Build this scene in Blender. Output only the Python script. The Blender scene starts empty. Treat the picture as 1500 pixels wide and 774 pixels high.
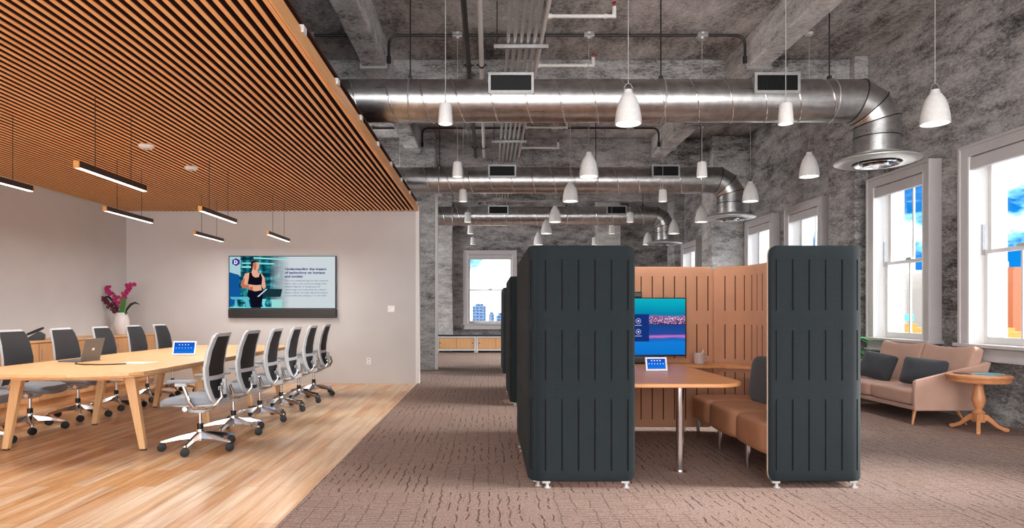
import bpy, math, random
from mathutils import Vector, Matrix
random.seed(7)
PI = math.pi
S = bpy.context.scene
COL = S.collection

# ---------------------------------------------------------------- camera
cd = bpy.data.cameras.new('camera'); cam = bpy.data.objects.new('camera', cd); COL.objects.link(cam)
cam.location = (0, 0, 1.25); cam.rotation_euler = (PI/2, 0, 0)
cd.sensor_width = 36; cd.lens = 930/1500*36
cd.shift_x = 35/1500; cd.shift_y = 70/1500
cd.clip_start = 0.05; cd.clip_end = 6000
S.camera = cam
# ---------------------------------------------------------------- exposure
S.view_settings.view_transform = 'Standard'; S.view_settings.look = 'None'
S.view_settings.exposure = 0.45; S.view_settings.gamma = 1; S.view_settings.use_curve_mapping = False
S.cycles.use_denoising = True
S.cycles.max_bounces = 8; S.cycles.diffuse_bounces = 5; S.cycles.glossy_bounces = 4
S.cycles.sample_clamp_indirect = 6
S.cycles.use_light_tree = True
# ---------------------------------------------------------------- sky
W = bpy.data.worlds.new('sky'); S.world = W; W.use_nodes = True
nt = W.node_tree; nt.nodes.clear(); N = nt.nodes.new; L = nt.links.new
wo = N('ShaderNodeOutputWorld'); bg = N('ShaderNodeBackground'); tc = N('ShaderNodeTexCoord')
mp = N('ShaderNodeMapping'); mp.inputs['Scale'].default_value = (3.2, 3.2, 7.5); mp.inputs['Location'].default_value = (0.4, 2.3, 0.6)
nz = N('ShaderNodeTexNoise'); nz.inputs['Scale'].default_value = 1.5; nz.inputs['Detail'].default_value = 7; nz.inputs['Roughness'].default_value = 0.55
rp = N('ShaderNodeValToRGB')
rp.color_ramp.elements[0].position = 0.45; rp.color_ramp.elements[0].color = (0.001, 0.062, 0.19, 1)
rp.color_ramp.elements[1].position = 0.54; rp.color_ramp.elements[1].color = (1.0, 1.0, 1.0, 1)
e = rp.color_ramp.elements.new(0.49); e.color = (0.10, 0.25, 0.34, 1)
L(tc.outputs['Generated'], mp.inputs['Vector']); L(mp.outputs[0], nz.inputs['Vector'])
# a cloud bank fills the sky straight ahead, blue gaps open towards the window side
sxw = N('ShaderNodeSeparateXYZ'); L(tc.outputs['Generated'], sxw.inputs[0])
m1 = N('ShaderNodeMath'); m1.operation = 'MULTIPLY_ADD'; L(sxw.outputs[0], m1.inputs[0]); m1.inputs[1].default_value = -1.95; m1.inputs[2].default_value = 1.0
m2 = N('ShaderNodeMath'); m2.operation = 'MULTIPLY_ADD'; L(m1.outputs[0], m2.inputs[0]); m2.inputs[1].default_value = 0.14; L(nz.outputs['Fac'], m2.inputs[2])
L(m2.outputs[0], rp.inputs['Fac'])
L(rp.outputs[0], bg.inputs['Color']); bg.inputs['Strength'].default_value = 3.6; L(bg.outputs[0], wo.inputs[0])

def area(name, loc, rot, sx, sy, energy, color=(1,1,1)):
    l = bpy.data.lights.new(name, 'AREA'); l.shape = 'RECTANGLE'; l.size = sx; l.size_y = sy
    l.energy = energy; l.color = color
    o = bpy.data.objects.new(name, l); COL.objects.link(o); o.location = loc; o.rotation_euler = rot
    return o
# two added fill lights: outside the unseen left bay, and behind the camera
area('bay_fill', (-6.86, 14.9, 2.0), (0, -PI/2, 0), 2.4, 5.6, 620)
area('rear_fill', (0.0, -2.6, 2.3), (PI/2, 0, 0), 11.0, 4.0, 210, (1.0, 0.97, 0.95))

sun = bpy.data.lights.new('window_sun', 'SUN'); sun.energy = 17.0; sun.angle = math.radians(30); sun.color = (1.0, 0.97, 0.94)
so = bpy.data.objects.new('window_sun', sun); COL.objects.link(so); so.rotation_euler = Vector((-0.93, 0.14, -0.37)).to_track_quat('-Z', 'Y').to_euler()

# ---------------------------------------------------------------- materials
def rgb(c):   # sRGB 0..255 -> linear
    return tuple(((v/255)/12.92 if v/255 <= 0.04045 else ((v/255+0.055)/1.055)**2.4) for v in c) + (1,)
class NT:
    def __init__(s, name):
        s.m = bpy.data.materials.new(name); s.m.use_nodes = True
        s.t = s.m.node_tree; s.b = s.t.nodes['Principled BSDF']; s.out = s.t.nodes['Material Output']
    def n(s, typ, **kw):
        n = s.t.nodes.new(typ)
        for k, v in kw.items():
            if k.startswith('i_'):
                n.inputs[k[2:].replace('_', ' ')].default_value = v
            else: setattr(n, k, v)
        return n
    def l(s, a, b): s.t.links.new(a, b)
    def math(s, op, a, b=None, c=None):
        n = s.n('ShaderNodeMath', operation=op)
        for i, v in enumerate((a, b, c)):
            if v is None: continue
            if isinstance(v, (int, float)): n.inputs[i].default_value = v
            else: s.l(v, n.inputs[i])
        return n.outputs[0]
    def mix(s, f, a, b, typ='MIX'):
        n = s.n('ShaderNodeMix', data_type='RGBA', blend_type=typ)
        for sock, v in ((n.inputs[0], f), (n.inputs[6], a), (n.inputs[7], b)):
            if isinstance(v, (int, float)): sock.default_value = v
            elif isinstance(v, tuple): sock.default_value = v
            else: s.l(v, sock)
        return n.outputs[2]
    def coords(s, kind='Object', scale=(1,1,1), rot=(0,0,0), loc=(0,0,0)):
        tc = s.n('ShaderNodeTexCoord'); mp = s.n('ShaderNodeMapping')
        mp.inputs['Scale'].default_value = scale; mp.inputs['Rotation'].default_value = rot; mp.inputs['Location'].default_value = loc
        s.l(tc.outputs[kind], mp.inputs[0]); return mp.outputs[0]
    def noise(s, vec, scale, detail=3, rough=0.5):
        n = s.n('ShaderNodeTexNoise'); n.inputs['Scale'].default_value = scale; n.inputs['Detail'].default_value = detail
        n.inputs['Roughness'].default_value = rough; s.l(vec, n.inputs['Vector']); return n.outputs['Fac']
    def ramp(s, f, stops):
        n = s.n('ShaderNodeValToRGB'); cr = n.color_ramp
        while len(cr.elements) < len(stops): cr.elements.new(0.5)
        for el, (p, c) in zip(cr.elements, stops): el.position = p; el.color = c
        s.l(f, n.inputs[0]); return n.outputs[0]
    def bump(s, h, strength=0.3, dist=0.01):
        n = s.n('ShaderNodeBump'); n.inputs['Strength'].default_value = strength; n.inputs['Distance'].default_value = dist
        s.l(h, n.inputs['Height']); s.l(n.outputs[0], s.b.inputs['Normal'])
    def set(s, color=None, rough=None, metal=None, **kw):
        if color is not None:
            if isinstance(color, tuple): s.b.inputs['Base Color'].default_value = color
            else: s.l(color, s.b.inputs['Base Color'])
        if rough is not None:
            if isinstance(rough, (int, float)): s.b.inputs['Roughness'].default_value = rough
            else: s.l(rough, s.b.inputs['Roughness'])
        if metal is not None: s.b.inputs['Metallic'].default_value = metal
        return s
def solid(name, c, rough=0.5, metal=0.0, var=0.06, scale=30, bump=0.0):
    t = NT(name); v = t.coords(); f = t.noise(v, scale, 3)
    c = rgb(c); d = tuple(max(0, x*(1-var)) for x in c[:3])+(1,); u = tuple(min(1, x*(1+var)) for x in c[:3])+(1,)
    t.set(t.ramp(f, [(0.3, d), (0.7, u)]), rough, metal)
    if bump: t.bump(f, bump, 0.004)
    return t.m
def fabric(name, c, rough=0.9, scale=260, var=0.18):
    t = NT(name); v = t.coords(); f = t.noise(v, scale, 2); g = t.noise(v, 6, 3)
    c = rgb(c); d = tuple(x*(1-var) for x in c[:3])+(1,); u = tuple(min(1, x*(1+var)) for x in c[:3])+(1,)
    col = t.mix(0.5, t.ramp(f, [(0.3, d), (0.7, u)]), t.ramp(g, [(0.3, d), (0.7, u)]))
    t.set(col, rough); t.b.inputs['Sheen Weight'].default_value = 0.15
    t.bump(f, 0.25, 0.002); return t.m
def emit(name, c, s):
    t = NT(name); v = t.coords(); f = t.noise(v, 3, 1)
    e = t.n('ShaderNodeEmission'); e.inputs[0].default_value = rgb(c); e.inputs[1].default_value = s
    t.l(e.outputs[0], t.out.inputs[0]); return t.m
def wood(name, c1, c2, rough=0.4, axis=1, scale=1.0):
    t = NT(name); sc = [14*scale]*3; sc[axis] = 1.1*scale
    v = t.coords(scale=tuple(sc)); f = t.noise(v, 2.0, 5, 0.6)
    sc2 = [60*scale]*3; sc2[axis] = 2.5*scale; g = t.noise(t.coords(scale=tuple(sc2)), 2.0, 3)
    col = t.mix(0.35, t.ramp(f, [(0.3, rgb(c1)), (0.7, rgb(c2))]), t.ramp(g, [(0.3, rgb(c1)), (0.7, rgb(c2))]))
    t.set(col, rough); return t.m

def concrete(name, lo, hi, stretch=(1, 1, 1.0), amp=1.0):
    t = NT(name)
    geo = t.n('ShaderNodeNewGeometry')
    def vec(scale, rot=(0,0,0)):
        mp = t.n('ShaderNodeMapping'); mp.inputs['Scale'].default_value = scale; mp.inputs['Rotation'].default_value = rot
        t.l(geo.outputs['Position'], mp.inputs[0]); return mp.outputs[0]
    a = t.noise(vec((1, 1, 1)), 0.55, 4, 0.6)
    b = t.noise(vec((1.0*stretch[0], 1.0*stretch[1], 3.2*stretch[2]), (0.35, 0.25, 0)), 2.1, 9, 0.74)
    c = t.noise(vec((1.2, 1.2, 2.6), (0.4, 0.3, 0)), 17, 6, 0.8)
    m = t.math('ADD', t.math('MULTIPLY', a, 0.25), t.math('ADD', t.math('MULTIPLY', b, 0.40), t.math('MULTIPLY', c, 0.35)))
    l4 = rgb(lo); h4 = rgb(hi); mid = tuple((l4[i]*0.5+h4[i]*0.5) for i in range(3))+(1,)
    dk = tuple(x*0.22 for x in l4[:3])+(1,)
    col = t.ramp(m, [(0.41, dk), (0.46, l4), (0.52, mid), (0.60, h4)])
    t.set(col, 0.85); t.bump(t.math('ADD', b, t.math('MULTIPLY', c, 0.6)), 0.55, 0.03)
    return t.m
M = {}
M['conc'] = concrete('rough_concrete', (120, 116, 115), (204, 201, 200))
M['conc_ceiling'] = concrete('board_marked_concrete', (126, 122, 121), (212, 209, 208), (1.2, 0.5, 1))
M['conc_light'] = concrete('pale_concrete', (160, 157, 155), (226, 223, 221))
M['plaster'] = solid('painted_plaster', (200, 198, 198), 0.8, 0, 0.03, 2)
M['white_trim'] = solid('white_trim', (226, 224, 222), 0.5, 0, 0.02)
M['casing'] = solid('grey_white_paint', (190, 185, 185), 0.45, 0, 0.03, 8)
M['slat'] = wood('slat_wood', (236, 160, 98), (250, 196, 136), 0.45, 1)
M['slat_shade_back'] = solid('slat_shade_and_backing', (70, 26, 12), 0.9)  # backing board, and slat sides darkened to stand in for gap shade
M['duct'] = None
t = NT('galvanised_steel'); v = t.coords(); f = t.noise(v, 9, 4); g = t.noise(t.coords(scale=(1, 14, 14)), 4, 3)
t.set(t.ramp(f, [(0.3, (0.42, 0.42, 0.42, 1)), (0.7, (0.62, 0.61, 0.60, 1))]), t.math('ADD', 0.2, t.math('MULTIPLY', g, 0.22)), 1.0); M['duct'] = t.m
M['steel'] = solid('grey_steel', (186, 186, 186), 0.35, 0.7, 0.1, 20)
M['diffuser_metal'] = solid('pale_satin_metal', (205, 205, 204), 0.3, 0.55, 0.04, 20)
M['chrome'] = solid('polished_aluminium', (225, 225, 228), 0.12, 1.0, 0.03, 20)
M['dark_steel'] = solid('dark_steel', (52, 50, 50), 0.45, 0.6, 0.1)
M['black_pipe'] = solid('black_pipe_paint', (26, 26, 27), 0.4, 0.2)
M['white_pipe'] = solid('white_pipe_paint', (222, 219, 216), 0.45)
M['grille'] = solid('black_grille', (14, 14, 15), 0.6)
M['lamp_white'] = solid('white_lamp_enamel', (228, 226, 224), 0.5)
M['lamp_glow'] = emit('lamp_glow', (255, 250, 242), 2.5)
M['cord'] = solid('grey_cord', (170, 168, 166), 0.6)
M['red'] = solid('red_sprinkler', (150, 40, 30), 0.4)
M['line_body'] = solid('bronze_housing', (64, 48, 42), 0.4, 0.3)
M['line_cap'] = solid('brass_cap', (226, 165, 96), 0.35, 0.3)
M['black'] = solid('black_plastic', (18, 18, 20), 0.35)
M['rubber'] = solid('black_rubber', (24, 26, 30), 0.6)
M['grey_plastic'] = solid('light_grey_plastic', (196, 200, 204), 0.4)
M['seat'] = fabric('blue_grey_fabric', (146, 154, 164))
M['seat_warm'] = fabric('grey_seat_fabric', (140, 138, 140))
M['mesh'] = solid('charcoal_mesh', (38, 38, 42), 0.7, 0, 0.3, 400)
M['table'] = wood('pale_oak', (222, 172, 118), (238, 194, 142), 0.35, 1)
M['table_leg'] = wood('pale_oak_leg', (216, 168, 116), (234, 192, 142), 0.4, 2)
M['credenza'] = wood('oak_veneer', (202, 148, 98), (222, 172, 122), 0.45, 2)
M['sidewood'] = wood('turned_wood', (192, 126, 84), (214, 150, 104), 0.4, 2)
M['podtable'] = wood('pod_table_wood', (196, 134, 84), (214, 152, 100), 0.35, 0)
M['pod_tan'] = fabric('tan_felt', (190, 140, 110), 0.95, 300, 0.1)
M['pod_edge'] = solid('cream_edging', (226, 210, 188), 0.6)
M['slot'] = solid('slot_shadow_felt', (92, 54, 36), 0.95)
t = NT('dark_teal_knit'); v = t.coords()
sx = t.n('ShaderNodeSeparateXYZ'); t.l(v, sx.inputs[0])
h = t.math('ADD', sx.outputs[0], sx.outputs[1])
w1 = t.math('SINE', t.math('MULTIPLY', t.math('ADD', h, sx.outputs[2]), 2*PI/0.017)); w2 = t.math('SINE', t.math('MULTIPLY', t.math('SUBTRACT', h, sx.outputs[2]), 2*PI/0.017))
wv = t.math('MULTIPLY', w1, w2)
t.set(t.ramp(wv, [(0.0, rgb((4, 14, 18))), (0.6, rgb((16, 34, 41)))]), 0.9); t.bump(wv, 0.3, 0.002); M['pod_dark'] = t.m
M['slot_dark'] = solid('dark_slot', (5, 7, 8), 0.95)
M['leather'] = solid('tan_leather', (166, 116, 86), 0.5, 0, 0.05, 12, 0.05)
M['sofa'] = fabric('dusty_rose_fabric', (186, 148, 131), 0.9, 300, 0.12)
M['charcoal'] = fabric('charcoal_fabric', (52, 54, 60), 0.9, 300, 0.15)
M['ceramic'] = solid('white_ceramic', (222, 216, 214), 0.2)
M['mug'] = solid('grey_ceramic', (186, 172, 168), 0.35)
M['leaf'] = solid('green_leaf', (30, 135, 62), 0.35, 0, 0.35, 12)
M['leaf_light'] = solid('yellow_green_leaf', (120, 160, 40), 0.4, 0, 0.2, 12)
M['leaf_dark'] = solid('dark_leaf', (30, 42, 32), 0.5, 0, 0.2, 12)
M['flower'] = solid('magenta_petal', (176, 30, 104), 0.6, 0, 0.3, 40)
M['flower_dark'] = solid('dark_magenta_petal', (92, 18, 50), 0.6, 0, 0.3, 40)
M['stem'] = solid('green_stem', (60, 120, 50), 0.5)
M['laptop'] = solid('silver_grey_metal', (104, 106, 108), 0.45, 0.2)
M['white_plastic'] = solid('white_plastic', (235, 236, 238), 0.35)
M['paper'] = solid('white_paper', (228, 226, 220), 0.7)
M['mag'] = solid('pale_blue_cover', (110, 190, 205), 0.4, 0, 0.3, 12)
M['navy_top'] = solid('dark_blue_top', (26, 34, 52), 0.4)
M['cab_white'] = solid('white_cabinet_frame', (214, 212, 210), 0.45)
M['pot'] = solid('grey_pot', (96, 92, 90), 0.6)

# wood floor
t = NT('plank_floor'); geo = t.n('ShaderNodeNewGeometry'); sx = t.n('ShaderNodeSeparateXYZ'); t.l(geo.outputs['Position'], sx.inputs[0])
cx = t.n('ShaderNodeCombineXYZ'); t.l(sx.outputs[1], cx.inputs[0]); t.l(sx.outputs[0], cx.inputs[1])
bk = t.n('ShaderNodeTexBrick'); t.l(cx.outputs[0], bk.inputs['Vector']); bk.offset = 0.37; bk.offset_frequency = 2
bk.inputs['Scale'].default_value = 1; bk.inputs['Brick Width'].default_value = 1.25; bk.inputs['Row Height'].default_value = 0.125
bk.inputs['Mortar Size'].default_value = 0.0016; bk.inputs['Color1'].default_value = (0, 0, 0, 1); bk.inputs['Color2'].default_value = (1, 1, 1, 1); bk.inputs['Mortar'].default_value = (0.5, 0.5, 0.5, 1)
bw = t.n('ShaderNodeRGBToBW'); t.l(bk.outputs['Color'], bw.inputs[0])
pk = t.ramp(bw.outputs[0], [(0.0, rgb((180, 118, 70))), (0.3, rgb((218, 166, 108))), (0.55, rgb((214, 182, 142))), (1.0, rgb((228, 208, 182)))])
mpn = t.n('ShaderNodeMapping'); mpn.inputs['Scale'].default_value = (11, 0.6, 1); t.l(geo.outputs['Position'], mpn.inputs[0])
g = t.noise(mpn.outputs[0], 1.3, 6, 0.65)
grain = t.ramp(g, [(0.34, rgb((156, 94, 52))), (0.47, rgb((214, 166, 114))), (0.62, rgb((240, 218, 190)))])
col = t.mix(0.5, pk, grain)
col = t.mix(bk.outputs['Fac'], col, rgb((150, 92, 58)))
t.set(col, t.math('ADD', 0.22, t.math('MULTIPLY', g, 0.2))); t.b.inputs['Specular IOR Level'].default_value = 0.5; M['planks'] = t.m

# carpet tiles
t = NT('carpet_tiles'); geo = t.n('ShaderNodeNewGeometry'); sx = t.n('ShaderNodeSeparateXYZ'); t.l(geo.outputs['Position'], sx.inputs[0])
X = sx.outputs[0]; Y = sx.outputs[1]; TS = 0.83
ix = t.math('FLOOR', t.math('DIVIDE', t.math('ADD', X, 1.235), TS)); iy = t.math('FLOOR', t.math('DIVIDE', t.math('SUBTRACT', Y, 4.39), TS))
par = t.math('ABSOLUTE', t.math('MODULO', t.math('ADD', ix, iy), 2.0))
def streaks(u, vv, period, width, dash, seed):
    # lines running along v, spaced in u, broken into dashes
    cv = t.n('ShaderNodeCombineXYZ'); t.l(t.math('MULTIPLY', u, 9.0), cv.inputs[0]); t.l(t.math('MULTIPLY', vv, 7.0), cv.inputs[1]); cv.inputs[2].default_value = seed
    wob = t.noise(cv.outputs[0], 1.0, 3)
    uu = t.math('ADD', u, t.math('MULTIPLY', t.math('SUBTRACT', wob, 0.5), 0.06))
    q = t.math('DIVIDE', uu, period); fr = t.math('FRACT', q); fl = t.math('FLOOR', q)
    cv2 = t.n('ShaderNodeCombineXYZ'); t.l(t.math('MULTIPLY', fl, 7.31), cv2.inputs[0]); t.l(t.math('MULTIPLY', vv, 5.0), cv2.inputs[1]); cv2.inputs[2].default_value = seed
    dn = t.noise(cv2.outputs[0], 1.0, 3, 0.7)
    return t.math('MULTIPLY', t.math('LESS_THAN', fr, width), t.math('GREATER_THAN', dn, dash))
sa = t.math('MAXIMUM', streaks(X, Y, 0.065, 0.15, 0.49, 1.0), t.math('MULTIPLY', streaks(X, Y, 0.031, 0.16, 0.55, 3.0), 0.5))
sb = t.math('MAXIMUM', t.math('MULTIPLY', streaks(Y, X, 0.045, 0.22, 0.46, 5.0), 0.55), t.math('MULTIPLY', streaks(X, Y, 0.11, 0.07, 0.44, 9.0), 0.7))
sel = t.math('ADD', t.math('MULTIPLY', sa, t.math('SUBTRACT', 1.0, par)), t.math('MULTIPLY', sb, par))
fine = t.math('ADD', t.math('MULTIPLY', t.noise(geo.outputs['Position'], 190, 2), 0.5), t.math('MULTIPLY', t.noise(geo.outputs['Position'], 60, 3, 0.7), 0.5)); big = t.noise(geo.outputs['Position'], 1.2, 3)
c0 = t.ramp(fine, [(0.36, rgb((84, 68, 62))), (0.62, rgb((176, 154, 144)))])
c0 = t.mix(t.math('MULTIPLY', big, 0.4), c0, rgb((140, 98, 72)))
col = t.mix(t.math('MULTIPLY', sel, 0.85), c0, rgb((62, 36, 26)))
t.set(col, 0.95); t.bump(t.math('SUBTRACT', t.math('MULTIPLY', fine, 0.4), sel), 0.5, 0.006); M['carpet'] = t.m

# glass
t = NT('window_glass'); gl = t.n('ShaderNodeBsdfGlossy'); gl.inputs['Roughness'].default_value = 0.02
tr = t.n('ShaderNodeBsdfTransparent'); mx = t.n('ShaderNodeMixShader'); lw = t.n('ShaderNodeLayerWeight'); lw.inputs[0].default_value = 0.15
t.l(t.math('MULTIPLY', lw.outputs['Fresnel'], 0.5), mx.inputs[0]); t.l(tr.outputs[0], mx.inputs[1]); t.l(gl.outputs[0], mx.inputs[2]); t.l(mx.outputs[0], t.out.inputs[0]); M['glass'] = t.m

def facade(name, wallc, winc, bw_, rh, mort=0.35, rough=0.5):
    t = NT(name); tc = t.n('ShaderNodeTexCoord'); sx = t.n('ShaderNodeSeparateXYZ'); t.l(tc.outputs['Object'], sx.inputs[0])
    cx = t.n('ShaderNodeCombineXYZ'); t.l(t.math('ADD', sx.outputs[0], sx.outputs[1]), cx.inputs[0]); t.l(sx.outputs[2], cx.inputs[1])
    bk = t.n('ShaderNodeTexBrick'); bk.offset = 0; t.l(cx.outputs[0], bk.inputs['Vector']); bk.inputs['Scale'].default_value = 1
    bk.inputs['Brick Width'].default_value = bw_; bk.inputs['Row Height'].default_value = rh; bk.inputs['Mortar Size'].default_value = mort*rh
    bk.inputs['Color1'].default_value = rgb(winc); bk.inputs['Color2'].default_value = tuple(x*0.6 for x in rgb(winc)[:3])+(1,); bk.inputs['Mortar'].default_value = rgb(wallc)
    t.set(bk.outputs['Color'], rough); return t.m

# ---------------------------------------------------------------- mesh builder
class MB:
    def __init__(s): s.v = []; s.f = []; s.mi = []; s.cur = 0
    def add(s, vs, fs, mi=None):
        o = len(s.v); s.v += [tuple(v) for v in vs]; s.f += [tuple(i+o for i in f) for f in fs]
        s.mi += [s.cur if mi is None else mi]*len(fs); return s
    def box(s, x0, x1, y0, y1, z0, z1, mi=None):
        vs = [(x, y, z) for x in (x0, x1) for y in (y0, y1) for z in (z0, z1)]
        return s.add(vs, [(0,1,3,2), (4,6,7,5), (0,4,5,1), (2,3,7,6), (0,2,6,4), (1,5,7,3)], mi)
    def tube(s, pts, r, n=10, mi=None, caps=True, closed=False):
        pts = [Vector(p) for p in pts]; m = len(pts)
        rs = r if isinstance(r, (list, tuple)) else [r]*m
        vs = []; up = None
        for i, p in enumerate(pts):
            if closed: d = pts[(i+1) % m]-pts[i-1]
            else: d = pts[min(i+1, m-1)]-pts[max(i-1, 0)]
            d.normalize()
            if up is None:
                up = Vector((0,0,1)) if abs(d.z) < 0.9 else Vector((0,1,0))
            a = d.cross(up); 
            if a.length < 1e-6: a = d.orthogonal()
            a.normalize(); b = a.cross(d).normalized(); up = b
            for k in range(n):
                th = 2*PI*k/n; vs.append(p+(a*math.cos(th)+b*math.sin(th))*rs[i])
        fs = []
        for i in range(m if closed else m-1):
            j = (i+1) % m
            for k in range(n): fs.append((i*n+k, i*n+(k+1) % n, j*n+(k+1) % n, j*n+k))
        if caps and not closed: fs += [tuple(range(n))[::-1], tuple((m-1)*n+k for k in range(n))]
        return s.add(vs, fs, mi)
    def cyl(s, p0, p1, r0, r1=None, n=16, mi=None): return s.tube([p0, p1], [r0, r0 if r1 is None else r1], n, mi)
    def lathe(s, prof, c=(0,0,0), n=24, mi=None, cap=False):
        vs = []; m = len(prof)
        for (r, z) in prof:
            for k in range(n): vs.append((c[0]+r*math.cos(2*PI*k/n), c[1]+r*math.sin(2*PI*k/n), c[2]+z))
        fs = [(i*n+k, i*n+(k+1) % n, (i+1)*n+(k+1) % n, (i+1)*n+k) for i in range(m-1) for k in range(n)]
        if cap: fs += [tuple(range(n))[::-1], tuple((m-1)*n+k for k in range(n))]
        return s.add(vs, fs, mi)
    def prism(s, pts, a, b, axis='z', mi=None):
        n = len(pts)
        def P(p, h): return (p[0], p[1], h) if axis == 'z' else ((p[0], h, p[1]) if axis == 'y' else (h, p[0], p[1]))
        vs = [P(p, a) for p in pts]+[P(p, b) for p in pts]
        fs = [tuple(range(n)), tuple(range(n, 2*n))[::-1]]+[(i, i+n, (i+1) % n+n, (i+1) % n) for i in range(n)]
        return s.add(vs, fs, mi)
    def sphere(s, c, r, n=12, m=8, mi=None, sc=(1,1,1)):
        vs = [(c[0], c[1], c[2]+r*sc[2])]
        for i in range(1, m):
            th = PI*i/m
            for k in range(n): vs.append((c[0]+r*sc[0]*math.sin(th)*math.cos(2*PI*k/n), c[1]+r*sc[1]*math.sin(th)*math.sin(2*PI*k/n), c[2]+r*sc[2]*math.cos(th)))
        vs.append((c[0], c[1], c[2]-r*sc[2])); e = len(vs)-1
        fs = [(0, 1+k, 1+(k+1) % n) for k in range(n)]
        for i in range(m-2):
            for k in range(n): a = 1+i*n; fs.append((a+k, a+n+k, a+n+(k+1) % n, a+(k+1) % n))
        a = 1+(m-2)*n; fs += [(a+k, e, a+(k+1) % n) for k in range(n)]
        return s.add(vs, fs, mi)
    def puff(s, c, sx, sy, sz, p=4.0, n=10, mi=None, fn=None):
        """rounded cushion: superellipsoid-mapped cube, size sx,sy,sz"""
        vs = {}; fs = []; lst = []
        def vid(i, j, k):
            key = (i, j, k)
            if key not in vs:
                q = Vector((2*i/n-1, 2*j/n-1, 2*k/n-1)); ln = (abs(q.x)**p+abs(q.y)**p+abs(q.z)**p)**(1/p)
                q = q/ln; q = Vector((q.x*sx/2, q.y*sy/2, q.z*sz/2))
                if fn: q = fn(q)
                vs[key] = len(lst); lst.append((c[0]+q.x, c[1]+q.y, c[2]+q.z))
            return vs[key]
        for a in range(n):
            for b in range(n):
                fs.append((vid(a,b,0), vid(a,b+1,0), vid(a+1,b+1,0), vid(a+1,b,0)))
                fs.append((vid(a,b,n), vid(a+1,b,n), vid(a+1,b+1,n), vid(a,b+1,n)))
                fs.append((vid(a,0,b), vid(a+1,0,b), vid(a+1,0,b+1), vid(a,0,b+1)))
                fs.append((vid(a,n,b), vid(a,n,b+1), vid(a+1,n,b+1), vid(a+1,n,b)))
                fs.append((vid(0,a,b), vid(0,a,b+1), vid(0,a+1,b+1), vid(0,a+1,b)))
                fs.append((vid(n,a,b), vid(n,a+1,b), vid(n,a+1,b+1), vid(n,a,b+1)))
        return s.add(lst, fs, mi)
    def xf(s, mat, start=0):
        for i in range(start, len(s.v)): s.v[i] = tuple(mat @ Vector(s.v[i]))
        return s
    def build(s, name, mats, parent=None, smooth=False, bevel=0, loc=None):
        me = bpy.data.meshes.new(name); me.from_pydata(s.v, [], s.f)
        if not isinstance(mats, (list, tuple)): mats = [mats]
        for m in mats: me.materials.append(M[m] if isinstance(m, str) else m)
        me.polygons.foreach_set('material_index', s.mi)
        if smooth:
            me.polygons.foreach_set('use_smooth', [True]*len(me.polygons))
        me.update()
        o = bpy.data.objects.new(name, me); COL.objects.link(o)
        if smooth and smooth != 'all':
            try: me.set_sharp_from_angle(angle=math.radians(38))
            except Exception: pass
        if bevel:
            md = o.modifiers.new('bevel', 'BEVEL'); md.width = bevel; md.segments = 2; md.limit_method = 'ANGLE'; md.angle_limit = math.radians(40)
        if parent: o.parent = parent
        if loc: o.location = loc
        return o
def tag(o, label, cat, group=None, kind=None):
    if label: o['label'] = label
    if cat: o['category'] = cat
    if group: o['group'] = group
    if kind: o['kind'] = kind
    return o
def thing(name, label, cat, loc=(0,0,0), rz=0, group=None):
    o = bpy.data.objects.new(name, None); COL.objects.link(o); o.empty_display_size = 0.1
    o.location = loc; o.rotation_euler = (0, 0, rz); return tag(o, label, cat, group)
def struct(o, label=None):
    o['kind'] = 'structure'
    if label: o['label'] = label
    return o
def copy_tree(o, parent=None):
    c = o.copy(); COL.objects.link(c)
    if parent: c.parent = parent
    for ch in list(o.children): copy_tree(ch, c)
    return c
def rounded(x0, x1, y0, y1, r, n=6):
    rr = r if isinstance(r, (list, tuple)) else [r]*4   # order: (x0,y0),(x1,y0),(x1,y1),(x0,y1)
    out = []
    for (cx, cy, a0, q) in ((x0, y0, PI, rr[0]), (x1, y0, 1.5*PI, rr[1]), (x1, y1, 0, rr[2]), (x0, y1, 0.5*PI, rr[3])):
        if q <= 0: out.append((cx, cy)); continue
        ox = cx+q if cx == x0 else cx-q; oy = cy+q if cy == y0 else cy-q
        for k in range(n+1): a = a0+0.5*PI*k/n; out.append((ox+q*math.cos(a), oy+q*math.sin(a)))
    return out

# ================================================================ STRUCTURE
XW = 5.67; XL = -6.31; YB = 11.07; YF = 19.95; CZ = 5.07; Y0 = -2.8
b = MB(); b.box(-1.235, XW+0.3, Y0, YF, -0.1, 0); b.box(XL, -1.235, YB+0.12, YF, -0.1, 0)
struct(b.build('floor', 'carpet'), 'brown streaked carpet tiles laid in a checkered pattern')
b = MB(); b.box(XL, -1.235, Y0, YB+0.12, -0.1, 0)
struct(b.build('floor', 'planks'), 'pale orange wood plank floor of the meeting area')
struct(MB().box(XL-0.2, XW+0.3, Y0, YF+0.2, CZ, CZ+0.2).build('ceiling', 'conc_ceiling'), 'raw grey concrete ceiling slab')
b = MB(); b.box(XL-0.2, XL, Y0, YB+0.6, 0, CZ); cur = YB+0.6
for a in (12.1, 14.1, 16.1): b.box(XL-0.2, XL, cur, a+0.13, 0, CZ); b.box(XL-0.2, XL, a+0.13, a+1.4, 0, 0.86); b.box(XL-0.2, XL, a+0.13, a+1.4, 3.04, CZ); cur = a+1.4  # openings for the added bay windows
b.box(XL-0.2, XL, cur, YF, 0, CZ)
struct(b.build('wall_left', 'plaster'))
b = MB(); b.box(XL, -1.235, YB, YB+0.12, 0, 3.1)
struct(b.build('wall_meeting', 'plaster'), 'pale plaster end wall of the meeting area')
struct(MB().box(-1.262, -1.20, YB-0.012, YB+0.14, 0, 3.1).build('trim_1', 'white_trim'), 'white end trim of the meeting area wall')
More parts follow.
